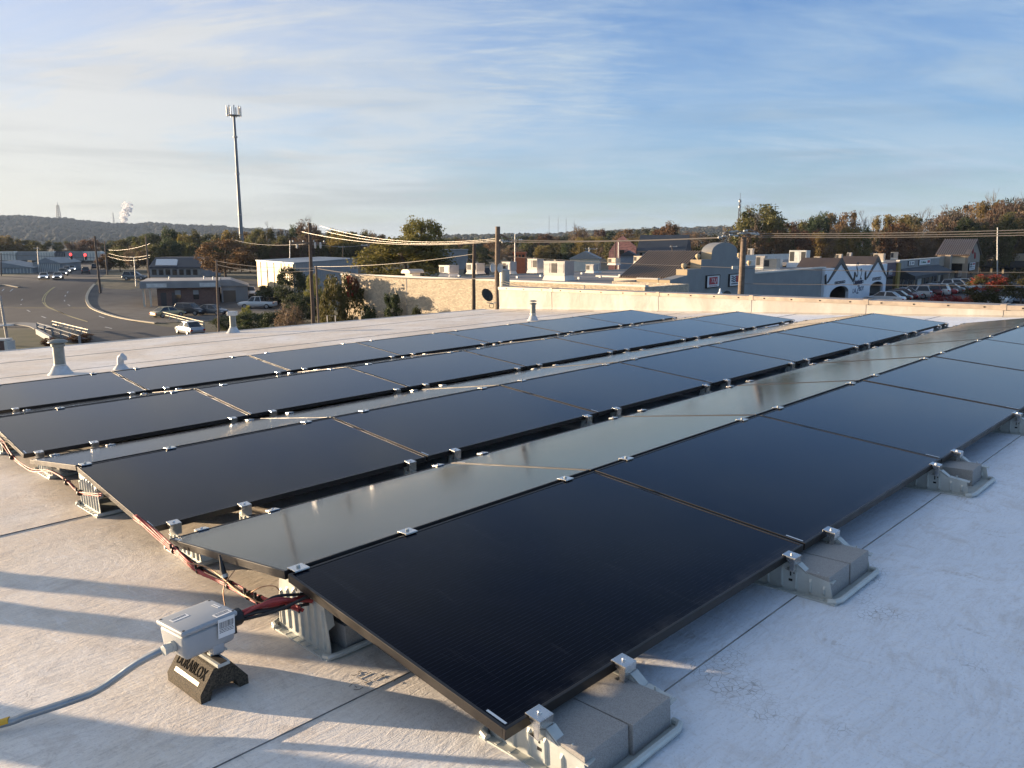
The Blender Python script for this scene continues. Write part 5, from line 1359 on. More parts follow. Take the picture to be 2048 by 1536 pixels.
for a in ((1495, 1508, 498, 522, 7.0, HV1, 'narrow dark unit right behind the leaning pole'), (1512, 1535, 513, 538, 7.2, HV1, 'dark unit left of the pair behind the grey wing'), (1528, 1562, 519, 540, 7.2, HV2, 'beige unit of the pair behind the grey wing'), (1580, 1622, 502, 529, 7.0, HV3, 'big pale green-grey unit behind the grey wing'), (1628, 1643, 514, 526, 7.0, HV2, 'small beige unit right of the pale green-grey unit'), (1672, 1686, 509, 522, 7.2, HV2, 'beige unit behind the first black peak'), (1694, 1705, 506, 518, 7.2, HV1, 'small grey unit between the black peaks'), (1728, 1758, 500, 508, 7.2, HV3, 'low pale unit above the second black peak'), (1748, 1772, 508, 524, 7.2, HV2, 'beige unit beside the second black peak'), (1764, 1792, 497, 506, 7.3, HV3, 'pale unit at the back edge above the purple store'), (1782, 1797, 505, 519, 7.2, HV2, 'unit with dark grille above the purple store'), (1806, 1832, 498, 508, 7.3, HV3, 'pale unit above the awning shops'), (1961, 1972, 495, 507, 7.8, HV3, 'pale unit beside the round tank'), (1993, 2013, 495, 506, 7.8, HV3, 'left pale unit on the end wing'), (2009, 2034, 493, 505, 7.8, HV3, 'right pale unit on the end wing')):
    hvac(*a, rot=atan2(fd.y, fd.x) - pi / 2, dep=.8, curb=.25, style=0)
p = atZ(1966, 506, 7.8); t = thing('tank', 'small round white tank on the roof of the end wing', 'tank', T(p.x, p.y + 1, 7.8))
MB().tube([(-.9, 0, .7), (-.8, 0, .7), (.8, 0, .7), (.9, 0, .7)], [.3, .62, .62, .3], 14).build('tank_body', HV3, t, smooth=True); MB().box(-.6, -.4, 0, .6, .4, .2).build('cradle', HV1, t)

# ---- low brick office on the left
def gbuilding(name, label, A, B, depth, cat='building'):
    """root frame: x from A to B along the front, y back"""
    A = Vector((A.x, A.y, 0)); B = Vector((B.x, B.y, 0)); d = (B - A).normalized(); k = Vector((-d.y, d.x, 0))
    z0 = min(gz(A.x, A.y), gz(B.x, B.y))
    M = Matrix(((d.x, k.x, 0, A.x), (d.y, k.y, 0, A.y), (0, 0, 1, z0), (0, 0, 0, 1)))
    return thing(name, label, cat, M), (B - A).length
A = G(292, 613); B = G(440, 607)
of, wl_ = gbuilding('brick_office', 'low red-brown brick office with flat roof and pale fascia', A, B, 13)
MB().box(1.8, 0, -.5, wl_, 12, 2.95).build('brick_wall', BRICK, of)
MB().box(-.6, -.9, 2.96, wl_ + .3, 12.4, 4.0).build('fascia', GREYS, of)
MB().box(-.5, -.8, 4.002, wl_ + .2, 12.3, 4.12).build('roof', simple('pale_flat_roof', (.36, .34, .32), .9, 0, .15, .4), of)
for x in (-.3,): 
    MB().box(x, -.6, -.5, x + .35, -.25, 2.955).build('porch_column', CREAM, of); MB().box(x + 1.0, -.6, -.5, x + 1.3, -.25, 2.955).build('porch_column', CREAM, of)
for px in (351, 387):
    x = (px - 292) / 148 * wl_; wn = MB().box(x, -.05, 1.0, x + .85, -.002, 2.55).build('window', GLASSD, of)
    MB().box(x, -.07, 1.8, x + .85, -.052, 2.55).build('blind', GREYS, wn)
for x in (2.3, 4.0): MB().box(x, -.05, -.1, x + .85, -.002, 2.2).build('door', DOORD, of)
MB().box(.4, -.95, 3.1, 3.4, -.902, 3.75).build('sign_board', HV3, of); MB().box(8.4, -.95, 3.1, 10.9, -.902, 3.75).build('sign_board', HV3, of)
for x, y in ((3.4, 6), (9, 5), (10.5, 3)): MB().lathe([(.12, 4.12), (.12, 4.6), (.02, 4.62)], 8, T(x, y, 0)).build('roof_pipe', HV3, of)
MB().box(wl_ + .31, 1.2, -.5, wl_ + 4.6, 12, 3.0).build('metal_wall', MET2, of)
MB().add([(wl_ + .31, .9, 3.01), (wl_ + 4.9, .9, 3.01), (wl_ + 4.9, 12.2, 3.01), (wl_ + .31, 12.2, 3.01), (wl_ + .31, .9, 4.15), (wl_ + 1.9, .9, 4.1), (wl_ + 1.9, 12.2, 4.1), (wl_ + .31, 12.2, 4.15)], [(4, 5, 6, 7), (5, 1, 2, 6), (0, 1, 5, 4), (3, 7, 6, 2), (0, 3, 2, 1)]).build('metal_roof', GREYS, of)
MB().box(wl_ + .6, 1.14, -.3, wl_ + 2.6, 1.198, 2.3).build('garage_door', simple('brown_garage_door', (.12, .095, .07), .7), of)
for i in range(12): MB().box(wl_ + 2.7 + i * .16, 1.15, -.4, wl_ + 2.74 + i * .16, 1.198, 2.95).build('siding_rib', GREYS, of)

# ---- tan metal building
zM = 7.0
C_ = atZ(513, 522, zM); A_ = atZ(588, 528, zM); B_ = atZ(715, 518.5, zM)
def quadbuilding(name, label, C_, A_, B_, z0, matL, matR, roof):
    D_ = C_ + (B_ - A_); base = Vector((A_.x, A_.y, z0)); o = thing(name, label, 'building', T(*base))
    def lw(P, Q, mat, nm):
        d = (Q - P).normalized(); nrm = Vector((d.y, -d.x, 0)) * .25
        a, b = P - base, Q - base; top = P.z - z0 - .01
        MB().add([(a.x, a.y, 0), (b.x, b.y, 0), (b.x, b.y, top), (a.x, a.y, top), (a.x - nrm.x, a.y - nrm.y, 0), (b.x - nrm.x, b.y - nrm.y, 0), (b.x - nrm.x, b.y - nrm.y, top), (a.x - nrm.x, a.y - nrm.y, top)], [(0, 1, 2, 3), (5, 4, 7, 6), (3, 2, 6, 7), (0, 4, 5, 1), (1, 5, 6, 2), (4, 0, 3, 7)]).build(nm, mat, o)
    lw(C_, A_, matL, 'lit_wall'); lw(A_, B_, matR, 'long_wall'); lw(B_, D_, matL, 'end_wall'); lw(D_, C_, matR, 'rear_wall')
    rb = MB(); P = [q - base for q in (C_, A_, B_, D_)]; c = sum(P, Vector()) / 4
    P = [c + (q - c) * 1.015 for q in P]; V = [(q.x, q.y, q.z) for q in P] + [(q.x, q.y, q.z + .22) for q in P]
    rb.add(V, [(3, 2, 1, 0), (4, 5, 6, 7), (0, 1, 5, 4), (1, 2, 6, 5), (2, 3, 7, 6), (3, 0, 4, 7)]).build('roof', roof, o)
    return o, base
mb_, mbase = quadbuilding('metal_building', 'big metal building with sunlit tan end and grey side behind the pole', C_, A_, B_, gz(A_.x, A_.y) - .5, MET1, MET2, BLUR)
def along(P, Q, t, z0, z1, w, mat, nm, o, base, out_=.06):
    d = (Q - P).normalized(); nrm = Vector((d.y, -d.x, 0)); a = P.lerp(Q, t) - base; b = a + d * w
    MB().add([(a.x, a.y, z0), (b.x, b.y, z0), (b.x, b.y, z1), (a.x, a.y, z1), (a.x + nrm.x * out_, a.y + nrm.y * out_, z0), (b.x + nrm.x * out_, b.y + nrm.y * out_, z0), (b.x + nrm.x * out_, b.y + nrm.y * out_, z1), (a.x + nrm.x * out_, a.y + nrm.y * out_, z1)], [(0, 3, 2, 1), (4, 5, 6, 7), (0, 1, 5, 4), (2, 3, 7, 6), (1, 2, 6, 5), (0, 4, 7, 3)]).build(nm, mat, o)
hz_ = zM - mbase.z
for i in range(5): along(C_, A_, .12 + i * .19, 0, hz_ - .05, .22, DOORD, 'pilaster', mb_, mbase, .1)
for tq in (.06, .12, .46, .55, .74): along(A_, B_, tq, .5, hz_ * .62, 1.5, WPAINT, 'white_door', mb_, mbase)
for i in range(40): along(A_, B_, .01 + i * .0245, 0, hz_ - .1, .06, GREYS, 'siding_rib', mb_, mbase, .04)

# ---- shop with white roof sign, sheds, rail cars
def boxb(name, label, px0, px1, ybase, ytop, Y, depth, wall, roof, gable=0.0, rz=0.0, cat='building'):
    p = GX((px0 + px1) / 2, Y); k = Y / FPX; w = (px1 - px0) * k; zt = atY(px0, ytop, Y).z - p.z
    o = thing(name, label, cat, T(p.x, p.y, p.z) @ RZ(rz)); hw = w / 2
    MB().box(-hw, 0, -.5, hw, depth, zt).build('wall', wall, o)
    if gable: MB().prism([(-hw - .3, zt + .002), (0, zt + gable), (hw + .3, zt + .002)], 1, -.3, depth + .3).build('roof', roof, o)
    else: MB().box(-hw - .2, -.2, zt + .002, hw + .2, depth + .2, zt + .35).build('roof', roof, o)
    return o, w, zt
o, w, zt = boxb('corner_shop', 'grey shop with dark roof and big white rooftop sign panel', 301, 402, 553, 537, 172, 12, GREYS, DKR)
MB().prism([(-.2, zt + .35), (3.5, zt + 2.4), (11, zt + 2.4), (11, zt + .35)], 0, -w / 2, w / 2).build('pitched_roof', DKR, o)
MB().add([(-4.3, .2, zt + .7), (.4, .2, zt + .7), (.4, .9, zt + 1.9), (.1, 1.0, zt + 2.05), (-4.3, 1.0, zt + 2.05), (-4.3, .3, zt + .65), (.45, .3, zt + .65), (.45, 1.05, zt + 1.9), (.1, 1.12, zt + 2.0), (-4.3, 1.12, zt + 2.0)], [(0, 1, 2, 3, 4), (9, 8, 7, 6, 5), (0, 5, 6, 1), (1, 6, 7, 2), (2, 7, 8, 3), (3, 8, 9, 4), (4, 9, 5, 0)]).build('rooftop_sign', SIGNW, o)
for i in range(7): MB().box(-w / 2 + .6 + i * 1.5, -.05, .5, -w / 2 + 1.6 + i * 1.5, -.002, 1.7).build('window', GLASSD, o)
o, w, zt = boxb('white_shed', 'white-sided shed with grey gable roof at the far left edge', -60, 58, 552, 536, 196, 20, GREYS, GREYS, 1.6, .35)
for i in range(20): MB().box(-w / 2 + .2 + i * w / 20, -.04, -.3, -w / 2 + .35 + i * w / 20, -.002, zt - .1).build('siding_board', WSIDE, o)
o, w, zt = boxb('grey_shed', 'weathered grey shed with pale siding right of the white shed', 72, 119, 545, 527, 205, 24, GREYS, GREYS, 1.5, .3)
for i in range(14): MB().box(-w / 2 + .2 + i * w / 14, -.04, -.3, -w / 2 + .35 + i * w / 14, -.002, zt - .1).build('siding_board', WSIDE, o)
RC = [(-40, 2, 'pale rail car at far left of the train', WSIDE), (3, 38, 'white hopper rail car second from left', WSIDE), (41, 80, 'dim grey rail car between the white ones', GREYS), (83, 115, 'white boxcar with dark lettering smudge', WSIDE), (117, 135, 'short dark rail car behind the signals', DKR), (137, 172, 'grey rail car behind the red signals', GREYS), (174, 208, 'pale grey rail car at the right end of the train', WSIDE)]
for x0, x1, lab, mt in RC:
    Y = 300; p = GX((x0 + x1) / 2, Y); w = (x1 - x0) * Y / FPX; o = thing('rail_car', lab, 'rail car', T(p.x, p.y, p.z), 'rail cars of the parked train')
    MB().prism([(-w / 2, 1.2), (w / 2, 1.2), (w / 2, 4.2), (w / 2 - .5, 4.6), (-w / 2 + .5, 4.6), (-w / 2, 4.2)], 1, -1.5, 1.5).build('car_body', mt, o)
    for i in range(6): MB().box(-w / 2 + .3 + i * w / 6, -1.58, 1.3, -w / 2 + .42 + i * w / 6, -1.502, 4.1).build('side_rib', GREYS, o)
    for sx in (-1, 1): MB().box(sx * w * .33 - .9, -1.2, .1, sx * w * .33 + .9, 1.2, 1.15).build('bogie', DOORD, o)

# ---- middle distance: pink and blue building, white shed, orange shed
p = GX(1243, 165); o = thing('pink_brick_building', 'old pink brick gable building with long slate-roofed wing', 'building', T(p.x, p.y, p.z) @ RZ(-.35))
MB().prism([(-2.9, -.5), (-2.9, 5.6), (-.9, 8.4), (0, 8.9), (2.9, 6.6), (2.9, -.5)], 1, 0, .5).build('gable_wall', PINK, o)
MB().box(-.6, -.05, 5.0, .4, -.002, 6.0).build('loft_opening', HOLE, o)
MB().box(2.91, .5, -.5, 13, 8, 5.6).build('long_wall', GREYS, o)
MB().prism([(-.05, 5.7), (4.2, 9.1), (8.6, 5.7)], 0, 2.95, 13.2).build('roof', DKR, o)
MB().box(-2.88, .51, -.5, 2.9, 8, 5.5).build('rear_block', PINK, o)
for i in range(9):
    wn = MB().box(3.6 + i * 1.0, .42, 4.1, 4.15 + i * 1.0, .498, 5.4).build('window', GLASSD, o)
MB().box(9.0, .42, -.3, 10.3, .498, 3.0).build('door', DOORD, o)
o, w, zt = boxb('lean_to_shed', 'blue-grey lean-to shed in front of the pink brick building', 1239, 1270, 528, 512, 150, 6, simple('blue_grey_siding', (.19, .23, .28), .8, 0, .15, .5), DKR, 1.0, -.2)
o, w, zt = boxb('white_outbuilding', 'low white outbuilding with grey hip roof beyond the flat roof', 1139, 1197, 535, 518, 150, 9, WSIDE, GREYS, 1.5, -.15)
o, w, zt = boxb('orange_shed', 'small orange-red shed on stilts beyond the flat roof', 1027, 1050, 517, 507, 190, 4, ORANGE, ORANGE, 0, -.1)
for i in range(3): MB().box(-w / 2 + .4 + i * .85, -.05, zt - .9, -w / 2 + .9 + i * .85, -.002, zt - .3).build('window', HOLE, o)
o, w, zt = boxb('grey_warehouse', 'low grey warehouse left of the dark excavator', 862, 935, 510, 501, 230, 10, GREYS, GREYS, 0, .05)
p = GX(965, 175); o = thing('excavator', 'dark tracked excavator parked beyond the flat grey roof', 'excavator', T(p.x, p.y, p.z))
MB().box(-1.6, -1.2, 0, 1.6, -.6, .8).build('track', SBLK, o, bevel=.2); MB().box(-1.6, .6, 0, 1.6, 1.2, .8).build('track', SBLK, o, bevel=.2)
MB().box(-1.4, -1.1, .85, 1.6, 1.1, 2.0).build('engine_house', DKR, o, bevel=.12); MB().box(-1.3, -1.0, 2.01, -.2, .0, 3.0).build('cab', GLASSD, o, bevel=.1)
MB().tube([(-1.2, .4, 1.6), (-2.6, .4, 3.6), (-3.2, .4, 3.9)], .22, 6).build('boom', SBLK, o); MB().tube([(-3.2, .4, 3.9), (-3.9, .4, 1.6)], .17, 6).build('stick', SBLK, o)
MB().prism([(-4.3, .6), (-3.5, .7), (-3.6, 1.7), (-4.0, 1.7)], 1, .0, .9).build('bucket', SBLK, o)

# ================================================================== poles and wires
CREO = simple('dark_creosote_wood', (.10, .075, .058), .9, 0, .3, 6, bump=.5, bd=.01)
LAMPW = simple('grey_lamp_metal', (.5, .5, .48), .5, .4, .1)
def upole(top, botx, Y, r, label, mat=POLE, name='utility_pole', group=None):
    b = GX(botx, Y); tp = atY(top[0], top[1], Y); o = thing(name, label, 'pole', T(b.x, b.y, b.z - .3), group)
    tl = tp - Vector((b.x, b.y, b.z - .3)); n = 7
    MB().tube([tl * (i / n) + Vector((sin(i * 2.1) * r * .12, 0, 0)) for i in range(n + 1)], [r * (1.25 - .4 * i / n) for i in range(n + 1)], 12).build('pole_shaft', mat, o, smooth=True)
    return o, tl
def crossarm(o, z, w, rz=0.0, n=3, mat=POLE, x=0.0, y=0.0):
    M = T(x, y, z) @ RZ(rz); MB().box(-w / 2, -.06, -.06, w / 2, .06, .06, M).build('crossarm', mat, o)
    for i in range(n):
        xx = -w / 2 + .1 + (w - .2) * i / max(n - 1, 1)
        MB().lathe([(.03, .061), (.05, .09), (.05, .14), (.02, .17)], 8, M @ T(xx, 0, 0)).build('insulator', LAMPW, o)
def can(o, x, y, z, r, h, mat=None):
    c = MB().lathe([(r * .9, 0), (r, .04), (r, h * .9), (r * 1.06, h * .9), (r * 1.06, h * .95), (r * .5, h), (.02, h * 1.01)], 16, T(x, y, z)).build('transformer', mat or VENTG, o, smooth=True)
    for k in range(2): MB().lathe([(.035, 0), (.05, .05), (.035, .10), (.05, .15), (.02, .22)], 8, T(x + (k - .5) * r, y - r * .3, z + h)).build('bushing', LAMPW, c)
    return c
P_I, tI = upole((995, 453), 996.5, 38, .135, 'thick weathered utility pole with grey transformer at the parapet corner')
zI = P_I.location.z
def zat(px, py, Y): return atY(px, py, Y).z
can(P_I, .33, -.12, zat(1000, 577, 38) - zI, .25, .95, simple('pale_transformer_grey', (.42, .45, .44), .5, .2, .1, 3))
MB().tube([(.09, 0, tI.z - .35), (.55, -.1, zat(1012, 478, 38) - zI)], [.03, .06], 6).build('brace', POLE, P_I)
for (px, py) in ((986, 536), (1000, 537)):
    q = atY(px, py, 37.6); MB().lathe([(.02, -.05), (.10, -.02), (.14, .06), (.135, .065), (.05, 0)], 14, T(q.x - P_I.location.x, q.y - P_I.location.y, q.z - zI) @ RX(radians(70)) @ Matrix.Diagonal((1, 1.7, 1, 1))).build('small_dish', LAMPW, P_I, smooth=True)
for i, (px, py) in enumerate(((1003, 481), (1007, 484), (1013, 483), (1021, 484), (1030, 481), (1041, 480))):
    q = atY(px, py, 37.8); MB().lathe([(.02, -.10), (.06, -.06), (.03, 0), (.06, .05), (.02, .10)], 8, T(q.x - P_I.location.x, q.y - P_I.location.y, q.z - zI) @ RY(pi / 2)).build('insulator', LAMPW, P_I)
# black dish hanging at the pole foot
q = atY(978, 607, 37.5); o = thing('satellite_dish', 'black satellite dish on an arm beside the thick pole', 'dish', T(q.x, q.y, q.z))
D_M = T(-.12, 0, .36) @ RZ(radians(25)) @ RX(radians(62)) @ RZ(.3)
MB().lathe([(.02, .0), (.13, .025), (.24, .08), (.30, .13), (.285, .135), (.22, .095), (.12, .04), (.01, .015)], 18, D_M @ Matrix.Diagonal((.92, 1.15, 1, 1))).build('dish', BLACK, o, smooth=True)
MB().tube([(-.1, .05, .05), (.1, .05, 0), (.35, .2, .02)], .022, 6).build('arm', GALV, o)
MB().tube([(.12 + .11 * cos(a * .5), .05, -.12 + .11 * sin(a * .5)) for a in range(26)], .012, 6).build('cable_coil', BLKC, o)
P_J, tJ = upole((1487, 474), 1468, 30, .125, 'leaning weathered utility pole beyond the cream parapet')
zJ = P_J.location.z
for (x0, y0, x1, y1) in ((1446, 466, 1476, 462), (1476, 467, 1516, 466)):
    a = atY(x0, y0, 30) - P_J.location; b = atY(x1, y1, 30) - P_J.location; MB().tube([a, b], .035, 6).build('crossarm', LAMPW, P_J)
for pts in (((1446, 474), (1450, 466), (1456, 464), (1470, 468)), ((1470, 466), (1482, 463), (1490, 470), (1500, 474)), ((1484, 469), (1490, 461), (1500, 460), (1512, 465), (1514, 472)), ((1452, 470), (1464, 466), (1476, 470), (1486, 476))):
    MB().tube(catmull([atY(x, y, 29.9) - P_J.location for x, y in pts], 6), .022, 6).build('jumper', WIRE, P_J, smooth=True)
for (px, py) in ((1440, 475), (1448, 473), (1462, 470), (1472, 472), (1483, 467), (1491, 462), (1506, 468), (1514, 469)):
    q = atY(px, py, 29.85) - P_J.location; MB().lathe([(.02, -.09), (.05, -.06), (.03, 0), (.05, .05), (.02, .09)], 8, T(*q) @ RY(pi / 2)).build('insulator', LAMPW, P_J)
q = atY(1470, 535, 29.85) - P_J.location; MB().box(-.12, -.1, -.06, .1, .0, .06, T(*q)).build('bracket', LAMPW, P_J)
P_H, tH = upole((948.5, 482), 946, 42, .10, 'slim grey utility pole left of the thick one', CREO)
P_F, tF = upole((619, 446), 629, 52, .125, 'tall dark utility pole with transformers at left of centre', CREO)
crossarm(P_F, zat(620, 486, 52) - P_F.location.z, 2.2, .2, 4)
for dx in (-.75, .45, .8):
    MB().lathe([(.03, -.30), (.07, -.25), (.07, .05), (.03, .12)], 8, T(dx, -.1, zat(620, 488, 52) - P_F.location.z)).build('fuse_cutout', LAMPW, P_F)
P_G, tG = upole((632, 532), 642, 51, .07, 'thinner second pole standing beside the tall dark one')
P_E, tE = upole((433, 520), 437, 62, .085, 'slender utility pole in front of the brick office')
P_A, tA = upole((189, 472), 201, 142, .17, 'dark utility pole on the verge inside the road bend', CREO)
P_B, tB = upole((209, 482), 216, 185, .15, 'utility pole behind the verge pole by the crossing')
P_C, tC = upole((291, 472), 300, 165, .16, 'bare utility pole behind the corner of the brick office')
P_D, tD = upole((268, 515), 273, 150, .09, 'street lamp pole left of the brick office', LAMPW, 'street_lamp')
MB().tube([tD, tD + Vector((-.4, 0, .15)), tD + Vector((-1.1, 0, .1))], .05, 6).build('lamp_arm', LAMPW, P_D)
P_K, tK = upole((737, 486), 738, 108, .13, 'utility pole carrying three grey transformers left of yellow-green tree')
crossarm(P_K, tK.z - .3, 1.6, 0, 3, LAMPW)
for dx in (-.45, .15, .55): can(P_K, dx, -.2, zat(737, 531, 108) - P_K.location.z, .27, 1.0, LAMPW)
for i, (x, y, xb, Y, lab) in enumerate(((75, 494, 79, 200, 'pale far pole above the grey shed'), (2, 506, 4, 180, 'far pole at the extreme left edge'), (580, 480, 580, 190, 'distant pole above the metal building roof'), (686, 491, 686, 170, 'distant lamp pole before the golden tree'), (1030, 469, 1030, 150, 'distant brown pole right of the orange shed'), (1068, 485, 1068, 220, 'thin distant pole above the orange shed'), (1178, 495, 1181, 165, 'distant pole with pale crossbar before white outbuilding'), (1230, 484, 1230, 140, 'left of two thin poles before the pink building'), (1237, 484, 1237, 142, 'right of two thin poles before the pink building'), (1344, 490, 1344, 150, 'distant lamp pole above the slate roof'), (1354, 484, 1354, 170, 'distant pole above the mission roof ridge'), (1541, 486, 1541, 185, 'distant pole with white transformer behind the wing'), (1995, 455, 1993, 150, 'far pole above the end wing'))):
    o, tl = upole((x, y), xb, Y, .10, lab, CREO if i % 2 else LAMPW, group='distant utility poles')
    if i in (0, 3, 6, 9): crossarm(o, tl.z - .3, 2.6 if i == 6 else 1.4, 0, 2, LAMPW)
    if i == 11: can(o, .1, -.2, tl.z - 2.6, .3, 1.0, WSIDE)
# leaning white pole and brick sign base at left edge
A = G(17, 692); o = thing('flag_pole', 'leaning white pole with a small disc at the far left', 'pole', T(A.x, A.y, A.z))
tp = atY(0, 592, A.y - 1.0) - A; MB().tube([(0, 0, 0), tp * .5, tp], [.16, .13, .09], 10).build('pole_shaft', LAMPW, o, smooth=True)
MB().lathe([(.05, -.05), (.75, -.04), (.78, .0), (.05, .12)], 14, T(*(tp * .42))).build('disc', LAMPW, o, smooth=True)
A = G(0, 701); o = thing('brick_sign_base', 'red brick sign base with white cap at the lower left edge', 'sign base', T(A.x, A.y, A.z))
MB().box(-3.2, -.5, -.5, .85, .5, 1.0).build('brick_base', BRICK, o); MB().box(-3.3, -.6, 1.002, .95, .6, 1.16).build('cap', WROOF, o); MB().box(.86, -.6, -.5, 1.15, .6, .95).build('end_pier', WROOF, o)

def wire(label, a, b, sag, r=.018, group='overhead wires', n=14, mat=WIRE):
    a = Vector(a); b = Vector(b); P = [a.lerp(b, i / n) - Vector((0, 0, sag * 4 * (i / n) * (1 - i / n))) for i in range(n + 1)]
    o = thing('overhead_wire', label, 'wire', T(*P[0]), group); MB().tube([p - P[0] for p in P], r, 5).build('strand', mat, o, smooth=True); return o
Yx = lambda x, y, Y: atY(x, y, Y)
wire('upper of the two bright wires between the thick pole and leaning pole', Yx(1006, 479.5, 38), Yx(1452, 474, 30), .10, .015)
wire('lower of the two bright wires between the thick pole and leaning pole', Yx(1004, 484, 38), Yx(1438, 476, 30), .06, .018)
for i, (y0, y1, nm) in enumerate(((467, 459, 'topmost'), (471, 465, 'middle'), (474, 470.5, 'lowest'))):
    wire(f'{nm} of three wires leaving the leaning pole to the right edge', Yx(1514 - i * 6, y0, 30), Yx(2200, y1 - 4, 22), .06, .012)
wire('low thin wire from the leaning pole crossing the white store', Yx(1486, 536, 30), Yx(2200, 545, 24), .05, .010)
wire('lowest thin wire from the leaning pole crossing the store arches', Yx(1484, 567.5, 30), Yx(2200, 571, 24), .02, .010)
wire('thin wire crossing the brown ribbed roof to the leaning pole', Yx(1003, 512, 38), Yx(1474, 535.5, 30), .05, .010)
wire('topmost wire from the thick pole towards the upper left', Yx(992, 477, 38), Yx(640, 452, 50), .5, .011)
wire('middle wire from the thick pole towards the left pole', Yx(992, 480, 38), Yx(652, 463, 50), .42, .010)
wire('bright lower wire from the thick pole to the left end', Yx(992, 483, 38), Yx(604, 463.5, 50), .42, .012)
wire('wire from the slim grey pole to the tall dark pole', Yx(947, 508, 42), Yx(624, 533, 52), .2, .012)
wire('upper wire from slender office pole to the double poles', Yx(433, 522, 62), Yx(632, 536, 51), .2, .014)
wire('lower wire from slender office pole to the double poles', Yx(433, 529, 62), Yx(628, 541, 51), .3, .014)
wire('thick cable running along the top of the sunlit wall', Yx(634, 537, 51), Yx(995, 556, 38), .28, .030)
wire('short wire from the thick pole down to the right', Yx(998, 559, 38), Yx(1100, 577, 33), .10, .016)
wire('second short wire from the thick pole down to the right', Yx(998, 563, 38), Yx(1080, 578, 33), .10, .016)
wire('far wire running left of the double poles', Yx(619, 487, 52), Yx(470, 480, 90), .3, .014)
wire('far wire from the tall dark pole to the transformer pole', Yx(622, 488, 52), Yx(737, 487, 108), .3, .014)
for i, (x0, y0, x1, y1, Y0, Y1, s, nm) in enumerate(((300, 487, 216, 500, 165, 185, .5, 'upper'), (300, 510, 216, 506, 165, 185, .7, 'middle'), (299, 515, 215, 512, 165, 185, .8, 'lower'))):
    wire(f'{nm} sagging wire between the two poles at the crossing', Yx(x0, y0, Y0), Yx(x1, y1, Y1), s, .022)
wire('signal span wire over the crossing', Yx(-60, 506, 175), Yx(206, 516, 175), .1, .05)
wire('long low wire across the street at left', Yx(-80, 546, 120), Yx(250, 557, 120), .4, .03)

# traffic signals
for i, (x, y) in enumerate(((142, 510), (171, 511))):
    q = atY(x, y, 174.5); o = thing('traffic_signal', f'{"left" if i == 0 else "right"} hanging traffic signal showing red over the crossing', 'traffic light', T(q.x, q.y, q.z), 'traffic signals')
    MB().box(-.22, -.15, -.95, .22, .15, .35).build('housing', SBLK, o, bevel=.04)
    e = MT('lit_red_lens', (.5, .02, .02), .4); e.b.inputs['Emission Color'].default_value = (1, .03, .03, 1); e.b.inputs['Emission Strength'].default_value = 2.2
    MB().lathe([(.30, 0), (.26, .06), (.02, .09)], 12, T(0, -.15, .12) @ RX(pi / 2)).build('red_lens', e.m, o, smooth=True)
    for z in (-.3, -.7): MB().lathe([(.13, 0), (.10, .04), (.02, .05)], 10, T(0, -.15, z) @ RX(pi / 2)).build('dark_lens', GLASSD, o)

# guard rails
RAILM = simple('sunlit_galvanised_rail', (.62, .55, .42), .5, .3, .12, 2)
def guard(label, pts, h, n, bars=(1.0,), mat=RAILM, thick=.055):
    P = [G(*p) for p in pts]; o = thing('guard_rail', label, 'guard rail', T(*P[0])); L0 = P[0]
    for f in bars:
        for i in range(len(P) - 1):
            a, b = P[i] - L0, P[i + 1] - L0; d = (b - a); MB().tube([a + Vector((0, 0, h * f)), b + Vector((0, 0, h * f))], thick, 6).build('rail', mat, o)
    for k in range(n):
        t = k / (n - 1) * (len(P) - 1); i = min(int(t), len(P) - 2); q = P[i].lerp(P[i + 1], t - i) - L0
        MB().box(q.x - .09, q.y - .09, -.2 + q.z, q.x + .09, q.y + .09, q.z + h).build('post', mat, o)
    return o
guard('sunlit guard rail with seven posts along the bridge', [(106, 658), (178, 677)], .95, 7, (1.0, .62))
guard('long thin bridge rail beside the creek at lower left', [(76, 660), (160, 688)], .85, 6, (1.0, .5), GREYS, .045)
guard('cream guard rail by the yellow sedan', [(325, 636), (408, 658)], .85, 6, (1.0, .6))
A = G(78, 668); Bq = G(106, 684); o = thing('abutment_wall', 'pale concrete bridge abutment wall above the grass bank', 'wall', T(*A))
d = Bq - A; nrm = Vector((d.y, -d.x, 0)).normalized() * .3
MB().add([(0, 0, -1.5), (d.x, d.y, -1.5), (d.x, d.y, .6), (0, 0, .6), (nrm.x, nrm.y, -1.5), (d.x + nrm.x, d.y + nrm.y, -1.5), (d.x + nrm.x, d.y + nrm.y, .6), (nrm.x, nrm.y, .6)], [(0, 3, 2, 1), (4, 5, 6, 7), (2, 3, 7, 6), (1, 2, 6, 5), (0, 4, 7, 3)]).build('wall_face', GREYS, o)
lone(160, 668, G(160, 684).y, 46, ('rust', 0), 'low reddish weeds at the end of the bridge rail', low=.0, name='shrub', cat='shrub', trunk=STEM)
lone(100, 676, G(100, 694).y, 34, ('rust', 1), 'low brown weeds on the grass bank', low=.0, name='shrub', cat='shrub', trunk=STEM)
A = GX(670, 40); o = thing('barrier_stand', 'small pale metal barrier frame below the reddish bush-tree', 'barrier', T(A.x, A.y, A.z))
zt = zat(670, 631, 40) - A.z; MB().tube([(-.21, 0, 0), (-.21, 0, zt), (.21, 0, zt), (.21, 0, 0)], .025, 6).build('frame_tube', WROOF, o)
q = atY(1440, 590, 21.5); o = thing('finial', 'small white bulb-shaped finial just beyond the parapet', 'finial', T(q.x, q.y, q.z - .15))
MB().lathe([(.05, 0), (.075, .06), (.085, .14), (.06, .20), (.03, .24), (.025, .30), (.005, .34)], 14).build('bulb', WHT, o, smooth=True)
MB().lathe([(.03, -.9), (.03, 0)], 8).build('stem', GALV, o)

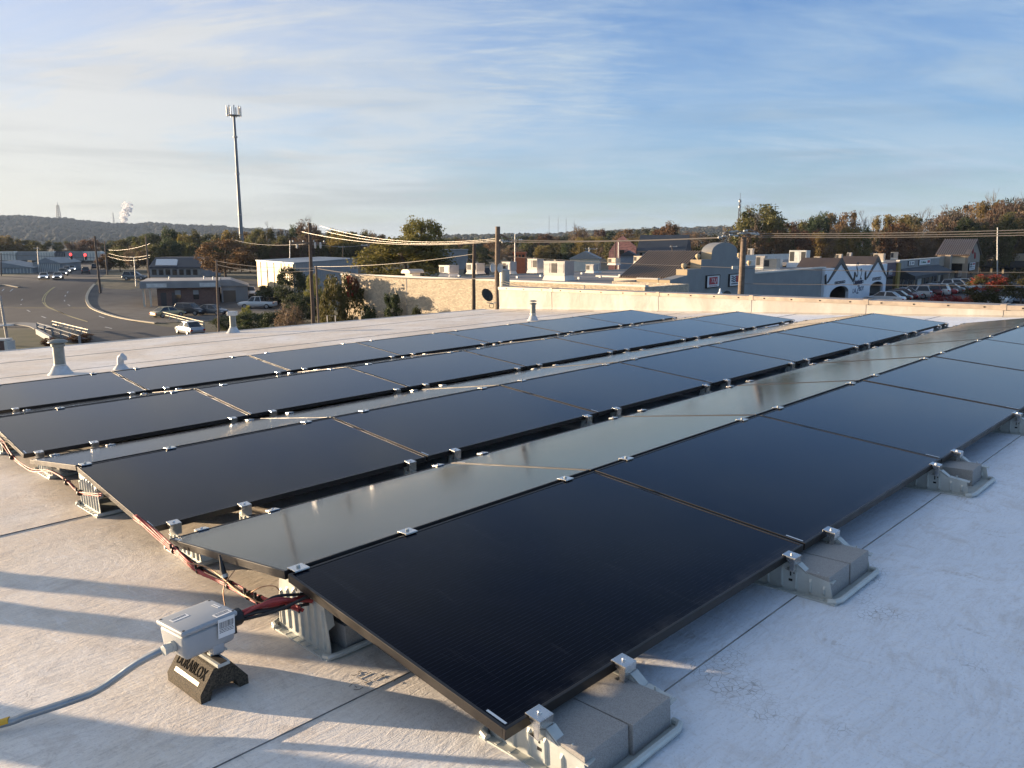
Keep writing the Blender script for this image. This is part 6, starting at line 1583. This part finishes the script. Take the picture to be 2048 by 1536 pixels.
# far masts
q = GX(487, 250); o = thing('cell_tower', 'tall grey monopole cell tower with antenna panels at its top', 'tower', T(q.x, q.y, q.z))
zc = zat(467, 232, 250) - q.z
MB().tube([(0, 0, zc * i / 8) for i in range(9)], [.68 - .04 * i for i in range(9)], 16).build('shaft', simple('tower_grey', (.20, .21, .22), .55, .3, .1, .3), o, smooth=True)
for z in (.35, .62, .86): MB().lathe([(.66, zc * z), (.66, zc * z + .5)], 14).build('flange_ring', HV1, o)
MB().lathe([(2.0, zc + .1), (2.0, zc + .25)], 6).build('platform', HV1, o)
for i in range(9):
    a = 2 * pi * i / 9 + .2; x, y = 2.15 * cos(a), 2.15 * sin(a)
    MB().box(-.17, -.09, zc - .1, .17, .09, zc + 2.9, T(x, y, 0) @ RZ(a + pi / 2)).build('antenna_panel', LAMPW, o); MB().tube([(x * .85, y * .85, zc), (x * .85, y * .85, zc + 2.4)], .06, 5).build('antenna_mount', HV1, o)
def lattice(px, ytop, ybase, Y, w, label, plates=False):
    q = atY(px, ybase, Y); h = zat(px, ytop, Y) - q.z + 6; o = thing('lattice_mast', label, 'mast', T(q.x, q.y, q.z - 6)); n = 10
    for k in range(3):
        a = 2 * pi * k / 3; MB().tube([(w * cos(a), w * sin(a), 0), (w * .35 * cos(a), w * .35 * sin(a), h)], w * .11, 4).build('mast_leg', DARKA, o)
    br = MB()
    for i in range(n):
        for k in range(3):
            f0, f1 = i / n, (i + 1) / n; a0, a1 = 2 * pi * k / 3, 2 * pi * (k + 1) / 3; w0, w1 = w * (1 - .65 * f0), w * (1 - .65 * f1)
            br.tube([(w0 * cos(a0), w0 * sin(a0), h * f0), (w1 * cos(a1), w1 * sin(a1), h * f1)], w * .07, 4)
    bo = br.build('bracing', DARKA, o); kind(bo, 'stuff')
    MB().tube([(0, 0, h), (0, 0, h * 1.14)], w * .08, 4).build('whip', DARKA, o)
    if plates:
        for f in (.80, .93): MB().lathe([(w * .6, h * f), (w * .6, h * f + w * .7)], 8).build('antenna_drum', HV1, o)
    return o
lattice(119, 410, 448, 2350, 9, 'lattice mast on the wooded ridge at left')
lattice(228, 426, 450, 2400, 3, 'thin whip mast on the ridge left of the steam')
lattice(1477, 398, 462, 420, 1.2, 'lattice mast with antennas left of the airy olive tree', True)
for i, (x, y) in enumerate(((1098, 433), (1116, 435), (1132, 437), (1148, 442))):
    lattice(x, y, 470, 1650, 1.0, f'{NUM[i]} of four faint thin masts on the middle horizon')

# steam plume rising behind the ridge
stm = MT('white_steam', (.82, .83, .86), 1.0, 0, 0); tr = stm.n('ShaderNodeBsdfTranslucent'); tr.inputs[0].default_value = (.82, .83, .86, 1); tp_ = stm.n('ShaderNodeBsdfTransparent')
m1 = stm.n('ShaderNodeMixShader'); m1.inputs[0].default_value = .8; stm.l(stm.b.outputs[0], m1.inputs[1]); stm.l(tr.outputs[0], m1.inputs[2])
m2 = stm.n('ShaderNodeMixShader'); lw2 = stm.n('ShaderNodeLayerWeight'); lw2.inputs[0].default_value = .35
stm.l(stm.rng(stm.math('ADD', lw2.outputs['Facing'], stm.math('MULTIPLY', stm.noise(stm.co(), .05, 4, .6), .5)), .45, 1.0), m2.inputs[0]); stm.l(m1.outputs[0], m2.inputs[1]); stm.l(tp_.outputs[0], m2.inputs[2])
stm.l(m2.outputs[0], stm.t.nodes['Material Output'].inputs[0])
rd = np.random.default_rng(5); C = []; R_ = []
for i in range(130):
    f = rd.random(); x = 246 + 10 * f + rd.normal(0, 2.2 + 4.0 * f); y = 446 - 40 * f + rd.normal(0, 2)
    q = atY(x, y, 3500 + rd.uniform(-30, 30)); r = rd.uniform(4, 8) * (.75 + .4 * f) * (1 - .35 * (f > .8)); C.append(tuple(q)); R_.append((r, r, r * rd.uniform(.7, 1.1)))
sp_ = blobs('steam_plume', C, R_, stm.m, 6); sp_['label'] = 'white steam plume rising from behind the wooded ridge'; sp_['category'] = 'steam'
sp_.data.shade_smooth()

# ================================================================== vehicles
TYRE = simple('tyre_rubber', (.02, .02, .02), .85, 0, .1); RIM = simple('wheel_rim', (.35, .35, .36), .35, .7, .1)
HEADL = MT('lit_headlight', (.8, .8, .75), .2); HEADL.b.inputs['Emission Color'].default_value = (1, .95, .85, 1); HEADL.b.inputs['Emission Strength'].default_value = 3.0
LAMPC = MT('headlight_glass', (.6, .62, .62), .12).m; TAIL = MT('tail_light', (.35, .015, .015), .25).m
PAINT = {}
def paint(n, c, metal=.3):
    if n not in PAINT:
        m = MT('car_paint_' + n, c, .32, metal, .5); m.b.inputs['Coat Weight'].default_value = .5; m.b.inputs['Coat Roughness'].default_value = .06; PAINT[n] = m.m
    return PAINT[n]
PC = {'white': (.62, .63, .63), 'silver': (.36, .37, .38), 'grey': (.13, .14, .15), 'dark': (.025, .03, .04), 'black': (.012, .013, .015), 'red': (.26, .02, .02), 'maroon': (.10, .015, .02), 'champagne': (.45, .40, .24), 'blue': (.035, .05, .09)}
SHAPE = {   # length, width, stations: (x, z low, z belt, half width), greenhouse x0..x3 and height
    'sedan': (4.6, 1.8, 1.45, [(-2.3, .38, .72, .70), (-2.15, .25, .88, .84), (-1.3, .2, .95, .9), (0, .2, .95, .9), (1.0, .2, .92, .9), (1.9, .22, .80, .86), (2.3, .32, .62, .68)], (-1.75, -.95, .45, 1.25)),
    'suv': (4.6, 1.85, 1.72, [(-2.3, .42, .95, .78), (-2.2, .3, 1.05, .88), (-1.3, .26, 1.08, .92), (0, .26, 1.08, .92), (1.1, .26, 1.06, .92), (2.0, .28, .95, .88), (2.3, .4, .74, .74)], (-2.2, -1.85, .35, 1.2)),
    'pickup': (5.8, 1.98, 1.9, [(-2.9, .5, 1.05, .92), (-2.8, .42, 1.12, .96), (-1.0, .4, 1.15, .98), (0, .4, 1.15, .98), (1.3, .4, 1.16, .98), (2.5, .42, 1.08, .95), (2.9, .5, .92, .86)], (-.85, -.62, .75, 1.35)),
}
def car(pos, rz, kind_, colr, label, lights=False, group=None, name=None):
    Lc, Wc, Hc, stn, gh = SHAPE[kind_]
    nm = name or {'sedan': 'sedan', 'suv': 'suv', 'pickup': 'pickup_truck'}[kind_]
    o = thing(nm, label, 'pickup truck' if kind_ == 'pickup' else 'car', T(pos.x, pos.y, pos.z + .012) @ RZ(rz), group); pm = paint(colr, PC[colr])
    V = []; F = []
    for (x, z0, zb, w) in stn:
        V += [(x, -w * .9, z0), (x, -w, z0 + .18), (x, -w * 1.0, (z0 + zb) / 2), (x, -w * .96, zb - .05), (x, -w * .86, zb), (x, w * .86, zb), (x, w * .96, zb - .05), (x, w, (z0 + zb) / 2), (x, w, z0 + .18), (x, w * .9, z0)]
    n = 10
    for i in range(len(stn) - 1):
        for k in range(n): F.append((i * n + k, i * n + (k + 1) % n, (i + 1) * n + (k + 1) % n, (i + 1) * n + k))
    F += [tuple(range(n)), tuple(range(len(V) - 1, len(V) - 1 - n, -1))]
    MB().add(V, F).build('body', pm, o, smooth=True)
    zb = np.interp(0, [s[0] for s in stn], [s[2] for s in stn]) - .01; w0 = stn[3][3] * .88; w1 = w0 * .80; zr = Hc
    a, b, c, d = gh
    zA = float(np.interp(a, [s[0] for s in stn], [s[2] for s in stn])) - .02; zD = float(np.interp(d, [s[0] for s in stn], [s[2] for s in stn])) - .02
    V = [(a, -w0, zA), (a, w0, zA), (d, w0, zD), (d, -w0, zD), (b, -w1, zr), (b, w1, zr), (c, w1, zr), (c, -w1, zr)]
    MB().add(V, [(4, 7, 6, 5), (0, 1, 5, 4), (2, 3, 7, 6), (0, 4, 7, 3), (1, 2, 6, 5)]).build('cabin', pm, o, bevel=.05, smooth=True)
    def win(q, name_='window'):
        q = [Vector(x) for x in q]; cc = sum(q, Vector()) / 4; nr = (q[1] - q[0]).cross(q[2] - q[0]).normalized()
        if nr.dot(cc - Vector((0, 0, .8))) < 0: nr = -nr
        q = [cc + (x - cc) * .86 for x in q]; MB().add([x + nr * .012 for x in q] + [x - nr * .02 for x in q], [(0, 1, 2, 3), (7, 6, 5, 4), (0, 4, 5, 1), (1, 5, 6, 2), (2, 6, 7, 3), (3, 7, 4, 0)]).build(name_, GLASSD, o)
    Vv = [Vector(v) for v in V]
    win((Vv[0], Vv[1], Vv[5], Vv[4]), 'rear_window'); win((Vv[2], Vv[3], Vv[7], Vv[6]), 'windscreen')
    for (p0, p1, p2, p3) in ((0, 3, 7, 4), (1, 2, 6, 5)):
        mL = Vv[p0].lerp(Vv[p1], .52); mU = Vv[p3].lerp(Vv[p2], .5)
        win((Vv[p0], mL, mU, Vv[p3])); win((mL, Vv[p1], Vv[p2], mU))
    wr_ = .33 if kind_ == 'sedan' else .38 if kind_ == 'suv' else .40
    for sx in (-1, 1):
        xw = sx * Lc * .30 + (.05 if sx > 0 else 0)
        for sy in (-1, 1):
            tM = T(xw, sy * (Wc / 2 - .10), wr_) @ RX(pi / 2)
            t_ = MB().lathe([(wr_ * .6, -.11), (wr_, -.10), (wr_, .10), (wr_ * .6, .11)], 16, tM).build('wheel', TYRE, o, smooth=True)
            MB().lathe([(wr_ * .62, -.115), (wr_ * .62, .115)], 12, tM).build('rim', RIM, t_)
    xf = stn[-1][0]; xb = stn[0][0]; zf = stn[-1][2]; zbk = stn[0][2]
    for sy in (-1, 1):
        MB().box(xf - .22, sy * stn[-1][3] - .16, zf - .14, xf + .03, sy * stn[-1][3] + .10, zf - .005).build('headlight', HEADL.m if lights else LAMPC, o)
        MB().box(xb - .02, sy * stn[0][3] - .12, zbk - .20, xb + .14, sy * stn[0][3] + .12, zbk - .02).build('tail_light', TAIL, o)
    MB().box(xf - .02, -.4, stn[-1][1] + .02, xf + .02, .4, stn[-1][1] + .2).build('grille', HOLE, o)
    if kind_ == 'pickup':
        MB().box(-2.75, -.78, 1.10, -1.0, .78, 1.165).build('cargo_bed', HOLE, o)
    return o
def face(p, q): d = q - p; return atan2(d.y, d.x)
near_ = Vector((0, 0, 0))
# street, oncoming with lights
SG = 'cars waiting and driving at the crossing'
for (x, y, k, c_, lab, l_) in ((89, 558.5, 'sedan', 'white', 'white oncoming car alone in the left lane', True), (117, 558, 'sedan', 'silver', 'silver car first in the queue at the crossing', True), (127, 551.5, 'suv', 'grey', 'grey car second in the queue at the crossing', True), (134, 546, 'suv', 'silver', 'silver car third in the queue at the crossing', True), (145, 541.5, 'sedan', 'white', 'white car farthest in the queue at the crossing', True), (171.5, 547.5, 'suv', 'dark', 'dark SUV driving away in the right lane', False), (190, 539, 'suv', 'dark', 'small dark car farther up the right lane', False)):
    p = G(x, y); away = not l_
    d = G(x - 26 if x < 150 else x + 6, y + 30) - p; rz = atan2(d.y, d.x) + (pi if away else 0); car(p, rz, k, c_, lab, l_, SG)
car(G(270, 560), .15, 'suv', 'grey', 'grey SUV parked beyond the brick office corner')
car(G(336, 634), -2.15 + pi, 'sedan', 'champagne', 'pale yellow sedan behind the cream guard rail')
car(G(381, 630), -.25, 'suv', 'dark', 'dark SUV parked in front of the brick office')
car(G(424, 629), -.25, 'sedan', 'grey', 'grey car parked right of the dark SUV')
car(G(380, 668), 2.35, 'sedan', 'silver', 'silver sedan on the bridge seen from behind')
car(G(516, 617), pi - .05, 'pickup', 'white', 'white crew-cab pickup truck facing left')
car(G(502, 593), -1.2, 'suv', 'white', 'small white van behind the white pickup')
p = G(553, 606); o = thing('flatbed_truck', 'white cab flatbed truck behind the white pickup', 'truck', T(p.x, p.y, p.z) @ RZ(-2.2)); pm = paint('white', PC['white'])
MB().prism([(.6, .6), (2.6, .6), (2.6, 1.3), (1.7, 1.45), (1.35, 2.3), (.0, 2.35), (0, .6)], 1, -1.0, 1.0).build('cab', pm, o, bevel=.08, smooth=True)
MB().box(-4.2, -1.15, 1.0, -.1, 1.15, 1.2).build('flatbed', DOORD, o); MB().add([(1.70, -.85, 1.5), (1.70, .85, 1.5), (1.40, .85, 2.2), (1.40, -.85, 2.2), (1.74, -.85, 1.5), (1.74, .85, 1.5), (1.44, .85, 2.2), (1.44, -.85, 2.2)], [(4, 5, 6, 7), (0, 3, 2, 1), (0, 1, 5, 4), (1, 2, 6, 5), (2, 3, 7, 6), (3, 0, 4, 7)]).build('windscreen', GLASSD, o)
for sy in (-1, 1): MB().box(.3, sy * 1.0 - .01, 1.45, 1.15, sy * 1.0 + .01, 2.15).build('window', GLASSD, o)
for x in (1.7, -2.8):
    for sy in (-1, 1): MB().lathe([(.3, -.15), (.48, -.14), (.48, .14), (.3, .15)], 14, T(x, sy * .9, .48) @ RX(pi / 2)).build('wheel', TYRE, o, smooth=True)
MB().box(2.602, -.7, .7, 2.64, .7, 1.2).build('grille', DOORD, o)
# parking lot at right: a row nosed in towards the stores
nose = atan2(-fn.y, -fn.x)
PG = 'cars parked in front of the stores'
for (x, y, k, c_, lab) in ((1768, 607, 'sedan', 'white', 'white sedan nearest the white store, lowest in the row'), (1783, 604, 'sedan', 'black', 'black sedan next after the nearest white sedan'), (1797, 600, 'sedan', 'maroon', 'maroon sedan third in the parked row'), (1808, 597, 'sedan', 'silver', 'silver sedan fourth in the parked row'), (1824, 597, 'suv', 'silver', 'silver-white SUV in the middle of the parked row'), (1846, 594, 'suv', 'maroon', 'dark maroon SUV right of the silver-white SUV'), (1862, 592, 'suv', 'white', 'small white car right of the maroon SUV'), (1878, 590, 'sedan', 'red', 'red sedan in the parked row'), (1893, 587, 'sedan', 'grey', 'dark grey sedan right of the red sedan'), (1905, 585, 'sedan', 'black', 'black sedan near the far end of the row'), (1914, 581, 'suv', 'white', 'white SUV next to last in the row'), (1930, 579, 'suv', 'white', 'white SUV at the far end of the row')):
    car(G(x, y), nose + random.uniform(-.06, .06) + (pi if k == 'suv' and x > 1900 else 0), k, c_, lab, False, PG)
car(G(2003, 612), -2.35, 'pickup', 'white', 'white pickup truck facing the camera by the ornamental trees', False)
car(G(2044, 611), -2.3, 'sedan', 'black', 'black car at the right edge beside the white pickup', False)

# ================================================================== haze in the air
hb = MB().box(-3900, -150, -4, 3900, 4100, 130)
m = bpy.data.materials.new('pale_haze'); m.use_nodes = True; m.node_tree.nodes.clear()
ho = m.node_tree.nodes.new('ShaderNodeOutputMaterial'); pv = m.node_tree.nodes.new('ShaderNodeVolumePrincipled')
pv.inputs['Color'].default_value = (.58, .74, 1.0, 1); pv.inputs['Density'].default_value = .00008; pv.inputs['Anisotropy'].default_value = 0.0
m.node_tree.links.new(pv.outputs[0], ho.inputs['Volume'])
if HAZE:
    o = hb.build('haze', m); kind(o, 'stuff'); o['label'] = 'thin evening haze over the whole place'; o['category'] = 'haze'
